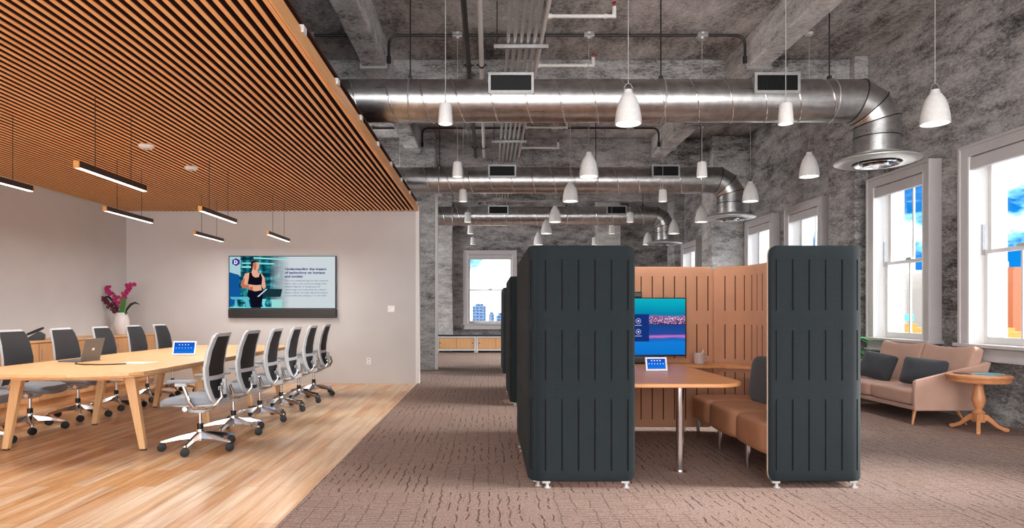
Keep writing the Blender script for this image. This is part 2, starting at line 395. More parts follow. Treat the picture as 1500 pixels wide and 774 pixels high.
# far wall with one window opening
FW = (-0.77, 0.90)
b = MB(); ox0, ox1, oz0, oz1 = FW[0]+0.16, FW[1]-0.16, 0.90, 3.02
b.box(XL, ox0, YF, YF+0.3, 0, CZ); b.box(ox1, XW+0.3, YF, YF+0.3, 0, CZ); b.box(ox0, ox1, YF, YF+0.3, 0, oz0); b.box(ox0, ox1, YF, YF+0.3, oz1, CZ)
struct(b.build('wall_far', 'conc'))
WINS = [(6.12, 7.45), (7.93, 9.26), (10.5, 11.83), (12.32, 13.65), (14.9, 16.23), (16.83, 18.15), (3.55, 4.88), (1.74, 3.07)]
b = MB(); ys = sorted(WINS); cur = Y0
for (a, c) in ys:
    a2, c2 = a+0.13, c-0.13
    b.box(XW, XW+0.3, cur, a2, 0, CZ); b.box(XW, XW+0.3, a2, c2, 0, 0.86); b.box(XW, XW+0.3, a2, c2, 3.04, CZ); cur = c2
b.box(XW, XW+0.3, cur, YF, 0, CZ)
struct(b.build('wall_right', 'conc'))
# girders, beams, columns
for i, y in enumerate((9.59, 13.94, 18.3)):
    struct(MB().box(XL, XW, y, y+0.36, 4.47, CZ).build('trim_%d' % (2+i), 'conc', bevel=0.02), 'concrete girder spanning the ceiling')
for i, (x0, x1) in enumerate(((-1.73, -1.42), (3.58, 3.87), (-6.2, -5.9))):
    o = struct(MB().box(x0, x1, Y0, YF, 4.63, CZ).build('trim_%d' % (5+i), 'conc_light', bevel=0.02), 'concrete ceiling beam running away from the camera')
    if i < 2:
        for y in (8.75, 13.15):
            MB().box(x0-0.03, x1+0.03, y-0.03, y+0.03, 4.595, 4.629).box(x0-0.03, x0-0.005, y-0.02, y+0.02, 4.6, 4.8).box(x1+0.005, x1+0.03, y-0.02, y+0.02, 4.6, 4.8).build('beam_strap', 'steel', o)
struct(MB().box(-1.89, -1.13, 13.5, 14.3, 0, CZ).build('wall_column', 'conc_light', bevel=0.02), 'pale concrete column behind the meeting wall')
struct(MB().box(-1.128, -1.07, 13.49, 13.56, 0.02, 3.78).box(-1.07, -0.98, 13.49, 13.56, 3.72, 3.78).build('trim_8', 'white_trim'), 'white corner trim of the concrete column')
struct(MB().box(-1.9, -1.1, YF-0.35, YF, 0, CZ).build('wall_pilaster', 'conc_light', bevel=0.02), 'concrete pilaster on the far wall')
struct(MB().box(3.36, 4.1, YF-0.35, YF, 0, CZ).build('wall_pilaster', 'conc_light', bevel=0.02), 'concrete pilaster on the far wall behind the pendants')
struct(MB().box(5.46, XW, 9.45, 10.2, 0, CZ).build('wall_pilaster', 'conc', bevel=0.02), 'concrete pilaster between the windows near the sofa')
struct(MB().box(4.86, XW, 13.75, 14.45, 0, CZ).build('wall_pilaster', 'conc_light', bevel=0.02), 'deep concrete pilaster on the window wall')
struct(MB().box(5.36, XW, 18.35, 19.0, 0, CZ).build('wall_pilaster', 'conc', bevel=0.02), 'concrete pilaster at the far end of the window wall')
# slat ceiling
b = MB(); x = -1.235-0.032; n = 0
b.cur = 0
while x > XL:
    b.box(x+0.0005, x+0.0285, Y0, YB-0.002, 3.006, 3.12, 1); b.box(x, x+0.029, Y0, YB-0.002, 3.0, 3.006, 0); x -= 0.0705  # upper slat body painted dark as shade, only the bottom face keeps wood
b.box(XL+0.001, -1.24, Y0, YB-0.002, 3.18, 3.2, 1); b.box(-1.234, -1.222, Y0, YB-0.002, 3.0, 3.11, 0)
sl = struct(b.build('ceiling_slats', ['slat', 'slat_shade_back']), 'ceiling of parallel orange wood slats over the meeting area')
for k in range(9):
    y = 3.2+k*0.95
    MB().box(-1.24, -1.205, y, y+0.07, 3.08, 3.13).build('clip', 'white_trim', sl)
# clipping rail
# ---------------------------------------------------------------- windows (right wall): built in local frame, x toward the room is -x
def window(n, w, loc, rz, label):
    o = bpy.data.objects.new('window_%d' % n, None); COL.objects.link(o); o.location = loc; o.rotation_euler = (0, 0, rz)
    struct(o, label)
    h = w/2; k = 0.135; D = -0.145      # local: y = into the wall (+), room side is -y
    b = MB(); b.box(-h, -h+k, D, -0.001, 0.70, 3.17); b.box(h-k, h, D, -0.001, 0.70, 3.17); b.box(-h+k, h-k, D, -0.001, 3.03, 3.17)
    b.box(-h, -h+0.035, D-0.02, D, 0.70, 3.17); b.box(h-0.035, h, D-0.02, D, 0.70, 3.17); b.box(-h+0.035, h-0.035, D-0.02, D, 3.135, 3.17)
    b.build('casing', 'casing', o, bevel=0.004)
    b = MB(); b.box(-h+k, -h+k+0.02, D, 0.299, 0.88, 3.03); b.box(h-k-0.02, h-k, D, 0.299, 0.88, 3.03); b.box(-h+k, h-k, -0.0, 0.299, 3.0, 3.03)
    b.build('jamb', 'white_trim', o)
    b = MB(); b.box(-h-0.03, h+0.03, D-0.06, 0.299, 0.845, 0.885); b.build('sill', 'casing', o, bevel=0.006)
    b = MB(); b.box(-h, h, D-0.02, -0.001, 0.70, 0.84); b.box(-h-0.01, h+0.01, D-0.035, D-0.02, 0.70, 0.73); b.build('apron', 'casing', o, bevel=0.004)
    MB().box(-h+k+0.004, h-k-0.004, D+0.01, D+0.075, 2.88, 3.02).build('blind_cassette', 'casing', o, bevel=0.006)
    i = h-k-0.02
    for (z0, z1, y) in ((0.885, 1.96, 0.03), (1.92, 3.0, 0.075)):
        b = MB(); f = 0.05
        b.box(-i, -i+f, y, y+0.04, z0, z1); b.box(i-f, i, y, y+0.04, z0, z1); b.box(-i+f, i-f, y, y+0.04, z0, z0+(0.08 if z0 < 1 else 0.04)); b.box(-i+f, i-f, y, y+0.04, z1-0.045, z1)
        b.box(-0.012, 0.012, y+0.005, y+0.03, z0+0.04, z1-0.04)
        sash = b.build('sash', 'white_trim', o, bevel=0.003)
        MB().box(-i+f-0.002, i-f+0.002, y+0.017, y+0.021, z0+0.04, z1-0.04).build('glass', 'glass', sash)
    MB().box(-0.05, 0.05, 0.02, 0.045, 1.955, 1.985).build('sash_lock', 'steel', o)
    MB().box(-i+0.004, -i+0.016, 0.0, 0.03, 1.9, 2.25).box(i-0.016, i-0.004, 0.0, 0.03, 1.9, 2.25).build('sash_track', 'steel', o)
    return o
wl = ['tall white double-hung window behind the round side table', 'tall white double-hung window behind the sofa', 'white window above the right pod screen, nearer one', 'white window above the right pod screen, farther one',
      'white window behind the deep pilaster', 'small looking farthest window on the window wall', 'window on the window wall beside the camera', 'window on the window wall nearest the camera']
for i, (a, c) in enumerate(WINS):
    window(i+1, c-a, (XW, (a+c)/2, 0), -PI/2, wl[i])
for i, a in enumerate((12.1, 14.1, 16.1)): window(10+i, 1.53, (XL, a+0.765, 0), PI/2, 'unseen white window added to light the bay behind the meeting area')  # unseen windows, added so light reaches the far bay
window(9, FW[1]-FW[0], ((FW[0]+FW[1])/2, YF, 0), 0, 'white double-hung window in the far concrete wall')

# ================================================================ CITY
M['city_blue'] = facade('blue_glass_facade', (60, 100, 140), (8, 34, 80), 9, 7, 0.2, 0.3)
M['city_white'] = facade('white_facade', (150, 148, 146), (40, 34, 44), 7, 9, 0.42)
M['city_cream'] = facade('cream_facade', (150, 132, 96), (70, 36, 22), 11, 12, 0.5)
M['city_orange'] = facade('orange_facade', (140, 70, 30), (70, 30, 16), 9, 12, 0.5)
M['city_yellow'] = facade('yellow_facade', (150, 112, 30), (90, 50, 14), 12, 10, 0.5)
M['ground'] = solid('pale_city_ground', (110, 102, 90), 0.9, 0, 0.2, 0.01)
struct(MB().box(-3000, 4000, 40, 5000, -71, -70).build('ground', 'ground'), 'city ground far below')
def bld(x0, x1, yt, Y, mat, label, roof=None, depth=None):
    """x0,x1: bearings of the tower's sides as photo columns; measured at distance Y"""
    a, c = (x0-715)/930*Y, (x1-715)/930*Y; top = 1.25+(457-yt)/930*Y; d = depth or (c-a)
    r = thing('city_building', label, 'building', ((a+c)/2, Y, -70))
    w = (c-a)/2; h = top+70
    MB().box(-w, w, 0, d, 0, h).build('tower', mat, r)
    if roof == 'pyramid':
        MB().add([(-w, 0, h), (w, 0, h), (w, d, h), (-w, d, h), (0, d/2, h+w*1.1)], [(0,1,4), (1,2,4), (2,3,4), (3,0,4)]).build('roof', 'city_yellow', r)
    else:
        MB().box(-w*0.6, w*0.6, d*0.2, d*0.8, h, h+5).build('roof_plant', mat, r)
    return r
bld(1451, 1467, 332, 1150, 'city_blue', 'blue glass tower seen through the upper sash behind the side table')
bld(1437, 1478, 384, 950, 'city_cream', 'cream tower with a pitched roof seen behind the side table', 'pyramid')
bld(1484, 1520, 396, 900, 'city_orange', 'orange brick tower at the right edge of the photo')
bld(1466, 1500, 424, 1000, 'city_white', 'white tower between the cream and orange towers')
bld(1430, 1520, 487, 800, 'city_yellow', 'low yellow building below the cream tower')
bld(1304, 1326, 412, 1100, 'city_blue', 'dark blue glass tower seen through the window behind the sofa')
bld(1322, 1341, 352, 1250, 'city_white', 'white high-rise with rows of windows seen behind the sofa')
bld(1328, 1362, 400, 1000, 'city_white', 'pale wide high-rise seen behind the sofa')
r = bld(1300, 1366, 481, 800, 'city_yellow', 'low yellow building with a teal sign behind the sofa')
MB().box(-8, 4, -1, -0.2, 60, 68).build('teal_sign', solid('teal_sign', (60, 170, 180), 0.6), r)
bld(692, 712, 448, 1500, 'city_blue', 'blue and white tower seen through the far window')
bld(716, 724, 460, 1700, 'city_blue', 'low blue building beside the tower in the far window')
bld(727, 741, 462, 1400, 'city_blue', 'low wide blue building at the right of the far window')

# ================================================================ CEILING SERVICES
DR = 0.24; DZ = 3.69
def arc_pts(x, y, zc): return 0
def make_duct(Y, label):
    r = thing('air_duct', label, 'air duct', (0, Y, DZ), 0, 'round galvanised ducts')
    xe = 4.5; R = 0.33; x0 = -3.2
    MB().tube([(x0, 0, 0), (xe-R, 0, 0)], DR, 48).build('duct_pipe', 'duct', r, smooth=True)
    # helical seam
    pitch = 0.385; pts = []; n = int((xe-R-x0-0.2)/pitch*28)
    for i in range(n):
        th = 2*PI*i/28; pts.append((x0+0.05+pitch*i/28, -(DR+0.001)*math.sin(th), (DR+0.001)*math.cos(th)))
    MB().tube(pts, 0.009, 6).build('spiral_seam', 'chrome', r, smooth='all')
    # elbow: segmented gores
    segs = 3; vs = []; nn = 48; b = MB(); rings = []
    def ring(p, ax, rad): # ring of points around p perpendicular to direction ax (in xz plane)
        a = Vector((0,1,0)); c = Vector(ax).cross(a)
        return [Vector(p)+a*rad*math.cos(2*PI*k/nn)+c*rad*math.sin(2*PI*k/nn) for k in range(nn)]
    ang = [0]+[ (i+0.5)*90/segs for i in range(segs)]+[90]
    cpt = Vector((xe-R, 0, -R)); P = []
    # polyline with mitre rings
    path = [Vector((xe-R, 0, 0))]
    for i in range(segs):
        th = math.radians((i+0.5)*90/segs); k = R/math.cos(math.radians(45/segs))
        path.append(cpt+Vector((math.sin(th)*k, 0, math.cos(th)*k)))
    path.append(Vector((xe, 0, -R))); path.append(Vector((xe, 0, -0.62)))
    allr = []
    for i, p in enumerate(path):
        if i == 0 or i >= len(path)-2:
            d = Vector((1,0,0)) if i == 0 else Vector((0,0,-1)); s = 1
        else:
            d = (path[i+1]-path[i]).normalized()+(p-path[i-1]).normalized(); d.normalize()
            s = 1/max(0.2, d.dot((path[i+1]-p).normalized()))
        a = Vector((0,1,0)); c = d.cross(a).normalized()
        rg = [p+a*DR*math.cos(2*PI*k/nn)+c*DR*s*math.sin(2*PI*k/nn) for k in range(nn)]; allr.append(rg)
    b = MB(); 
    for i in range(len(allr)-1):
        b.add([*allr[i], *allr[i+1]], [(k, (k+1) % nn, nn+(k+1) % nn, nn+k) for k in range(nn)])
    el = b.build('elbow', 'duct', r, smooth=True)
    b = MB()
    for i in range(1, len(allr)-2): 
        ctr = sum(allr[i], Vector())/nn
        b.tube([ctr+(q-ctr)*1.005 for q in allr[i]], 0.007, 6, closed=True)
    b.tube([Vector((xe+DR*1.005*math.cos(2*PI*k/40), DR*1.005*math.sin(2*PI*k/40), -0.43)) for k in range(40)], 0.006, 6, closed=True)
    b.build('gore_seam', 'dark_steel', el, smooth='all')
    # diffuser
    b = MB(); b.lathe([(0.235, -0.60), (0.25, -0.63), (0.40, -0.665), (0.445, -0.69), (0.445, -0.70), (0.41, -0.715), (0.30, -0.725), (0.255, -0.72), (0.25, -0.66)], (xe, 0, 0), 48)
    df = b.build('diffuser', 'diffuser_metal', r, smooth=True); 
    b = MB(); b.lathe([(0.215, -0.70), (0.235, -0.735), (0.225, -0.745), (0.18, -0.725), (0.17, -0.69)], (xe, 0, 0), 40); b.lathe([(0.13, -0.70), (0.15, -0.745), (0.14, -0.76), (0.09, -0.745), (0.001, -0.74)], (xe, 0, 0), 40)
    for k in range(3): a = PI*k/3; b.cyl((xe-0.25*math.cos(a), -0.25*math.sin(a), -0.70), (xe+0.25*math.cos(a), 0.25*math.sin(a), -0.70), 0.006, n=6)
    b.build('cone_rings', 'chrome', df, smooth=True)
    MB().lathe([(0.001, -0.66), (0.25, -0.66)], (xe, 0, 0), 32).build('throat', 'grille', df)
    for x in (0.0, 2.97):
        b = MB(); y = -DR-0.03
        b.box(x, x+0.51, y-0.012, y, 0.0, 0.03); b.box(x, x+0.51, y-0.012, y, 0.20, 0.23); b.box(x, x+0.03, y-0.012, y, 0.03, 0.2); b.box(x+0.48, x+0.51, y-0.012, y, 0.03, 0.2)
        b.box(x+0.01, x+0.50, y, y+0.1, -0.005, 0.005); b.box(x+0.01, x+0.5, y, y+0.2, 0.205, 0.22); b.box(x+0.01, x+0.02, y, y+0.15, 0, 0.22); b.box(x+0.49, x+0.5, y, y+0.15, 0, 0.22)
        rg = b.build('register', 'steel', r, bevel=0.002)
        b = MB(); b.box(x+0.02, x+0.49, y+0.02, y+0.025, 0.01, 0.22)
        for k in range(22): xx = x+0.035+k*0.0205; b.box(xx, xx+0.004, y-0.004, y+0.018, 0.03, 0.2)
        b.build('grille', 'grille', rg)
    for x in (-0.9, 2.0, 3.95):
        MB().tube([Vector((x, (DR+0.004)*math.cos(2*PI*k/36), (DR+0.004)*math.sin(2*PI*k/36))) for k in range(36)], 0.009, 6, closed=True).build('strap', 'steel', r, smooth='all')
        MB().cyl((x, 0, DR), (x, 0, CZ-DZ), 0.008, n=8).box(x-0.02, x+0.02, -0.02, 0.02, DR, DR+0.05).build('hanger_rod', 'dark_steel', r)
    return r
make_duct(7.35, 'large round galvanised air duct nearest the camera, ending in a ceiling diffuser')
make_duct(11.79, 'middle of the three round galvanised air ducts')
make_duct(16.2, 'farthest of the three round galvanised air ducts')

# electrical conduits along the room
for k in range(5):
    x = 0.245+k*0.08
    o = MB().tube([(x, Y0, 4.56), (x, YF-0.02, 4.56)], 0.024, 12).build('conduit_pipe', 'steel', smooth=True)
    tag(o, 'grey steel conduit in the overhead bundle, %s' % ['leftmost of the five', 'second from the left', 'middle one of the five', 'second from the right', 'rightmost of the five, beside the sprinkler main'][k], 'conduit', 'bundle of parallel steel conduits')
for k, y in enumerate((3.4, 7.8, 12.15, 16.5)):
    r = thing('strut_channel', 'grey strut channel carrying the conduit bundle, %s' % ['nearest the camera', 'just in front of the nearest duct', 'between the nearest and middle ducts', 'between the middle and farthest ducts'][k], 'strut', (0, y, 4.51), 0, 'strut channels under the conduits')
    MB().box(0.07, 0.74, -0.025, 0.025, -0.02, 0.02).build('channel', 'steel', r, bevel=0.003)
    for x in (0.11, 0.70): MB().cyl((x, 0, -0.04), (x, 0, CZ-4.51), 0.006, n=8).build('threaded_rod', 'dark_steel', r)
# sprinkler main with branches
r = thing('sprinkler_pipe', 'white sprinkler main with side branches beside the steel conduits', 'sprinkler pipe', (0, 0, 0))
MB().tube([(0.665, Y0, 4.65), (0.665, YF-0.02, 4.65)], 0.028, 14).build('main_pipe', 'white_pipe', r, smooth=True)
for y in (2.95, 4.4, 7.3, 8.76, 11.7, 13.15, 16.1, 17.55):
    b = MB(); b.tube([(0.665, y, 4.65), (1.46, y, 4.65)], 0.022, 12); b.tube([(1.45, y, 4.63), (1.45, y, 4.76)], 0.024, 12); b.tube([(0.69, y, 4.65), (0.73, y, 4.65)], 0.032, 12); b.tube([(1.33, y, 4.65), (1.37, y, 4.65)], 0.028, 12)
    br = b.build('branch_pipe', 'white_pipe', r, smooth=True)
    MB().cyl((1.45, y, 4.76), (1.45, y, 4.80), 0.010).cyl((1.45, y, 4.80), (1.45, y, 4.812), 0.024).build('sprinkler_head', 'red', br)
for (nm, x, rad, mat, lab) in (('water_pipe', -0.27, 0.034, 'black_pipe', 'black overhead pipe running away from the camera'), ('water_pipe', -0.09, 0.032, 'white_pipe', 'white overhead pipe beside the black pipe')):
    r = thing(nm, lab, 'pipe', (x, 0, 4.65))
    MB().tube([(0, Y0, 0), (0, YF-0.02, 0)], rad, 14).build('pipe', mat, r, smooth=True)
    for y in (4.5, 8.75, 13.1, 17.4):
        MB().tube([(0, y-0.02, 0), (0, y+0.02, 0)], rad+0.012, 14).box(-rad-0.04, rad+0.04, y-0.01, y+0.01, -0.008, 0.008).cyl((0, y, rad), (0, y, CZ-4.652), 0.006, n=6).build('pipe_clamp', 'dark_steel', r)
# ceiling conduits across with boxes
def cross_conduit(y, label_base):
    z = CZ-0.03
    for (x0, x1, lab, bends) in ((-1.36, 3.52, 'middle run', (True, True)), (-5.8, -1.79, 'left run', (False, False))):
        r = thing('ceiling_conduit', label_base+', '+lab, 'conduit', (0, y, 0), 0, 'thin conduits on the ceiling slab')
        pts = []
        if bends[0]: pts += [(x0, 0, 4.72), (x0, 0, z-0.12)]+[(x0+0.12-0.12*math.cos(a), 0, z-0.12+0.12*math.sin(a)) for a in (0.3, 0.7, 1.1)]+[(x0+0.12, 0, z)]
        else: pts += [(x0, 0, z)]
        if bends[1]: pts += [(x1-0.12, 0, z)]+[(x1-0.12+0.12*math.sin(a), 0, z-0.12+0.12*math.cos(a)) for a in (0.3, 0.7, 1.1)]+[(x1, 0, z-0.12), (x1, 0, 4.72)]
        else: pts += [(x1, 0, z)]
        MB().tube(pts, 0.019, 8).build('conduit', 'dark_steel', r, smooth=True)
        for x in ((-0.42, 1.38, 2.93) if bends[0] else (-3.4, -2.45)):
            MB().box(x-0.07, x+0.07, -0.05, 0.05, z-0.035, CZ-0.001).lathe([(0.001, -0.035), (0.05, -0.03), (0.055, 0)], (x, 0, z-0.035), 16).build('junction_box', 'steel', r, bevel=0.004)
        if bends[0]:
            for x in (x0, x1): MB().cyl((x, 0, 4.66), (x, 0, 4.75), 0.03).build('end_fitting', 'dark_steel', r)
cross_conduit(8.7, 'dark conduit with junction boxes crossing the slab above the nearest duct')
cross_conduit(13.1, 'dark conduit with junction boxes crossing the slab behind the nearest duct')

# ---------------------------------------------------------------- pendants
PZ = 3.10
def pendant(kind):
    r = thing('pendant_lamp', '', 'pendant lamp')
    top = CZ-PZ
    if kind == 'bell':
        prof = [(0.130, 0), (0.129, 0.03), (0.123, 0.09), (0.108, 0.17), (0.088, 0.235), (0.060, 0.285), (0.045, 0.30), (0.038, 0.335), (0.001, 0.34)]
        inner = [(0.03, 0.28), (0.08, 0.23), (0.101, 0.17), (0.117, 0.09), (0.123, 0.0), (0.130, 0)]
        MB().lathe(prof, n=28).lathe(inner, n=28).build('shade', 'lamp_white', r, smooth=True)
        MB().lathe([(0.001, 0.02), (0.115, 0.02)], n=24).build('light_diffuser', 'lamp_glow', r)
        b = MB()
        for s in (-1, 1): b.tube([(s*0.036, 0, 0.325), (s*0.04, 0, 0.36), (s*0.02, 0, 0.395), (0, 0, 0.40)], 0.004, 6)
        b.build('hook', 'steel', r); z0 = 0.395
    else:
        MB().lathe([(0.073, 0), (0.072, 0.02), (0.060, 0.19), (0.052, 0.20), (0.001, 0.202)], n=28).lathe([(0.066, 0), (0.073, 0)], n=28).lathe([(0.066, 0.0), (0.06, 0.1)], n=28).build('shade', 'lamp_white', r, smooth=True)
        MB().lathe([(0.001, 0.03), (0.064, 0.03)], n=24).build('light_diffuser', 'lamp_glow', r); z0 = 0.2
        MB().cyl((0, 0, 0.2), (0, 0, 0.225), 0.012).build('cable_grip', 'steel', r)
    MB().cyl((0, 0, z0), (0, 0, top-0.03), 0.0042, n=6).build('cord', 'cord', r)
    MB().lathe([(0.001, -0.035), (0.045, -0.032), (0.055, -0.015), (0.055, 0)], (0, 0, top), 18).build('canopy', 'lamp_white', r, smooth=True)
    return r
protos = {'cyl': pendant('cyl'), 'bell': pendant('bell')}; used = set()
PY = [6.25, 8.7, 10.65, 13.1, 15.05, 17.5]
ordn = ['nearest the camera', 'second from the camera', 'third from the camera', 'fourth from the camera', 'fifth from the camera', 'farthest from the camera']
rows = [(-0.42, 'cyl', 'small white cylindrical pendant, row left of the conduits'), (1.38, 'bell', 'white bell-shaped pendant lamp, row over the pods'),
        (2.93, 'cyl', 'small white cylindrical pendant, row right of the pods'), (4.40, 'bell', 'white bell-shaped pendant lamp, row along the windows')]
for (x, kd, lab) in rows:
    for j, y in enumerate(PY):
        if kd in used: o = copy_tree(protos[kd])
        else: o = protos[kd]; used.add(kd)
        yy = y-(0.05 if kd == 'cyl' else 0)
        o.location = (x, y, PZ); tag(o, lab+', '+ordn[j], 'pendant lamp', 'white pendant lamps')
        if kd == 'bell':
            l = bpy.data.lights.new('lamp_light', 'SPOT'); l.energy = 55; l.spot_size = math.radians(120); l.spot_blend = 0.8; l.shadow_soft_size = 0.1; l.color = (1, 0.95, 0.9)
            lo = bpy.data.objects.new('lamp_light', l); COL.objects.link(lo); lo.location = (x, y, PZ-0.02)
for (x, y, lab) in ((4.4, 8.7, 'x'),):
    pass
# ---------------------------------------------------------------- detectors on slats
for (x, y, lab) in ((-3.6, 6.69, 'round white smoke detector on the slats, nearer the camera'), (-3.6, 7.70, 'round white smoke detector on the slats, farther from the camera')):
    r = thing('smoke_detector', lab, 'smoke detector', (x, y, 3.01), 0, 'detectors on the slat ceiling')
    MB().lathe([(0.075, 0), (0.078, -0.015), (0.06, -0.035), (0.001, -0.04)], n=24).build('housing', 'white_plastic', r, smooth=True)
    MB().lathe([(0.03, -0.038), (0.028, -0.048), (0.001, -0.05)], n=16).build('sensor', 'steel', r)
# ---------------------------------------------------------------- linear lights
def linear_light():
    r = thing('linear_pendant', '', 'pendant light'); Lh = 1.0
    MB().box(-0.021, 0.021, 0.012, Lh-0.012, 0.006, 0.055).build('housing', 'line_body', r, bevel=0.002)
    for y in (0, Lh-0.012): MB().box(-0.022, 0.022, y, y+0.012, 0.0, 0.056).build('end_cap', 'line_cap', r)
    MB().box(-0.017, 0.017, 0.012, Lh-0.012, 0.0, 0.006).build('diffuser', 'lamp_glow', r)
    for y in (0.24, 0.76): MB().cyl((0, y, 0.05), (0, y, 0.64), 0.0028, n=5).build('cable', 'dark_steel', r)
    return r
lp = linear_light(); first = True
for (x, rn) in ((-3.2, 'right row'), (-4.26, 'left row')):
    for (y, yn) in ((4.93, 'nearest the camera'), (7.05, 'middle one'), (9.2, 'farthest one')):
        o = lp if first else copy_tree(lp); first = False
        o.location = (x, y, 2.37); tag(o, 'slim dark linear pendant light over the table, %s, %s' % (rn, yn), 'pendant light', 'linear pendants over the meeting table')
        area('linear_light', (x, y+0.5, 2.365), (0, 0, 0), 0.06, 0.98, 16, (1, 0.95, 0.9))

# ================================================================ MEETING AREA
# table
r = thing('meeting_table', 'long pale oak meeting table with splayed legs', 'table', (0, 0, 0))
out = [(-4.10, 5.15), (-3.36, 5.15), (-3.02, 5.32), (-2.94, 5.55), (-2.93, 7.4), (-2.96, 9.6), (-3.05, 9.72), (-4.41, 9.72), (-4.50, 9.6), (-4.53, 7.4), (-4.52, 5.55), (-4.44, 5.32)]
out = [(-4.06, 5.13), (-3.40, 5.13), (-3.00, 5.30), (-2.94, 5.42)]+out[4:10]+[(-4.52, 5.42), (-4.46, 5.30)]
MB().prism(out, 0.712, 0.742).build('tabletop', 'table', r, bevel=0.006)
ctr = Vector((-3.73, 7.42)); inn = [tuple(ctr+(Vector(p)-ctr)*0.955) for p in out]
MB().prism(inn, 0.690, 0.711).build('under_edge', 'table', r, bevel=0.004)
b = MB(); b.box(-4.2, -4.14, 5.7, 9.45, 0.63, 0.689); b.box(-3.32, -3.26, 5.7, 9.45, 0.63, 0.689)
for y in (5.71, 7.0, 8.3, 9.42): b.box(-4.2, -3.26, y-0.03, y+0.03, 0.635, 0.689)
b.build('apron_rail', 'table_leg', r)
for y in (5.73, 7.02, 8.3, 9.45):
    for s in (-1, 1):
        xt = -3.73+s*0.50; xb = -3.73+s*0.62
        b = MB(); h = 0.69
        b.add([(xb-0.028, y-0.022, 0.012), (xb+0.028, y-0.022, 0.012), (xb+0.028, y+0.022, 0.012), (xb-0.028, y+0.022, 0.012), (xt-0.048, y-0.03, h), (xt+0.048, y-0.03, h), (xt+0.048, y+0.03, h), (xt-0.048, y+0.03, h)],
              [(0,1,5,4), (1,2,6,5), (2,3,7,6), (3,0,4,7), (0,3,2,1), (4,5,6,7)])
        lg = b.build('leg', 'table_leg', r, bevel=0.004)
        MB().box(xb-0.022, xb+0.022, y-0.018, y+0.018, 0, 0.0115).build('foot_pad', 'black', lg)

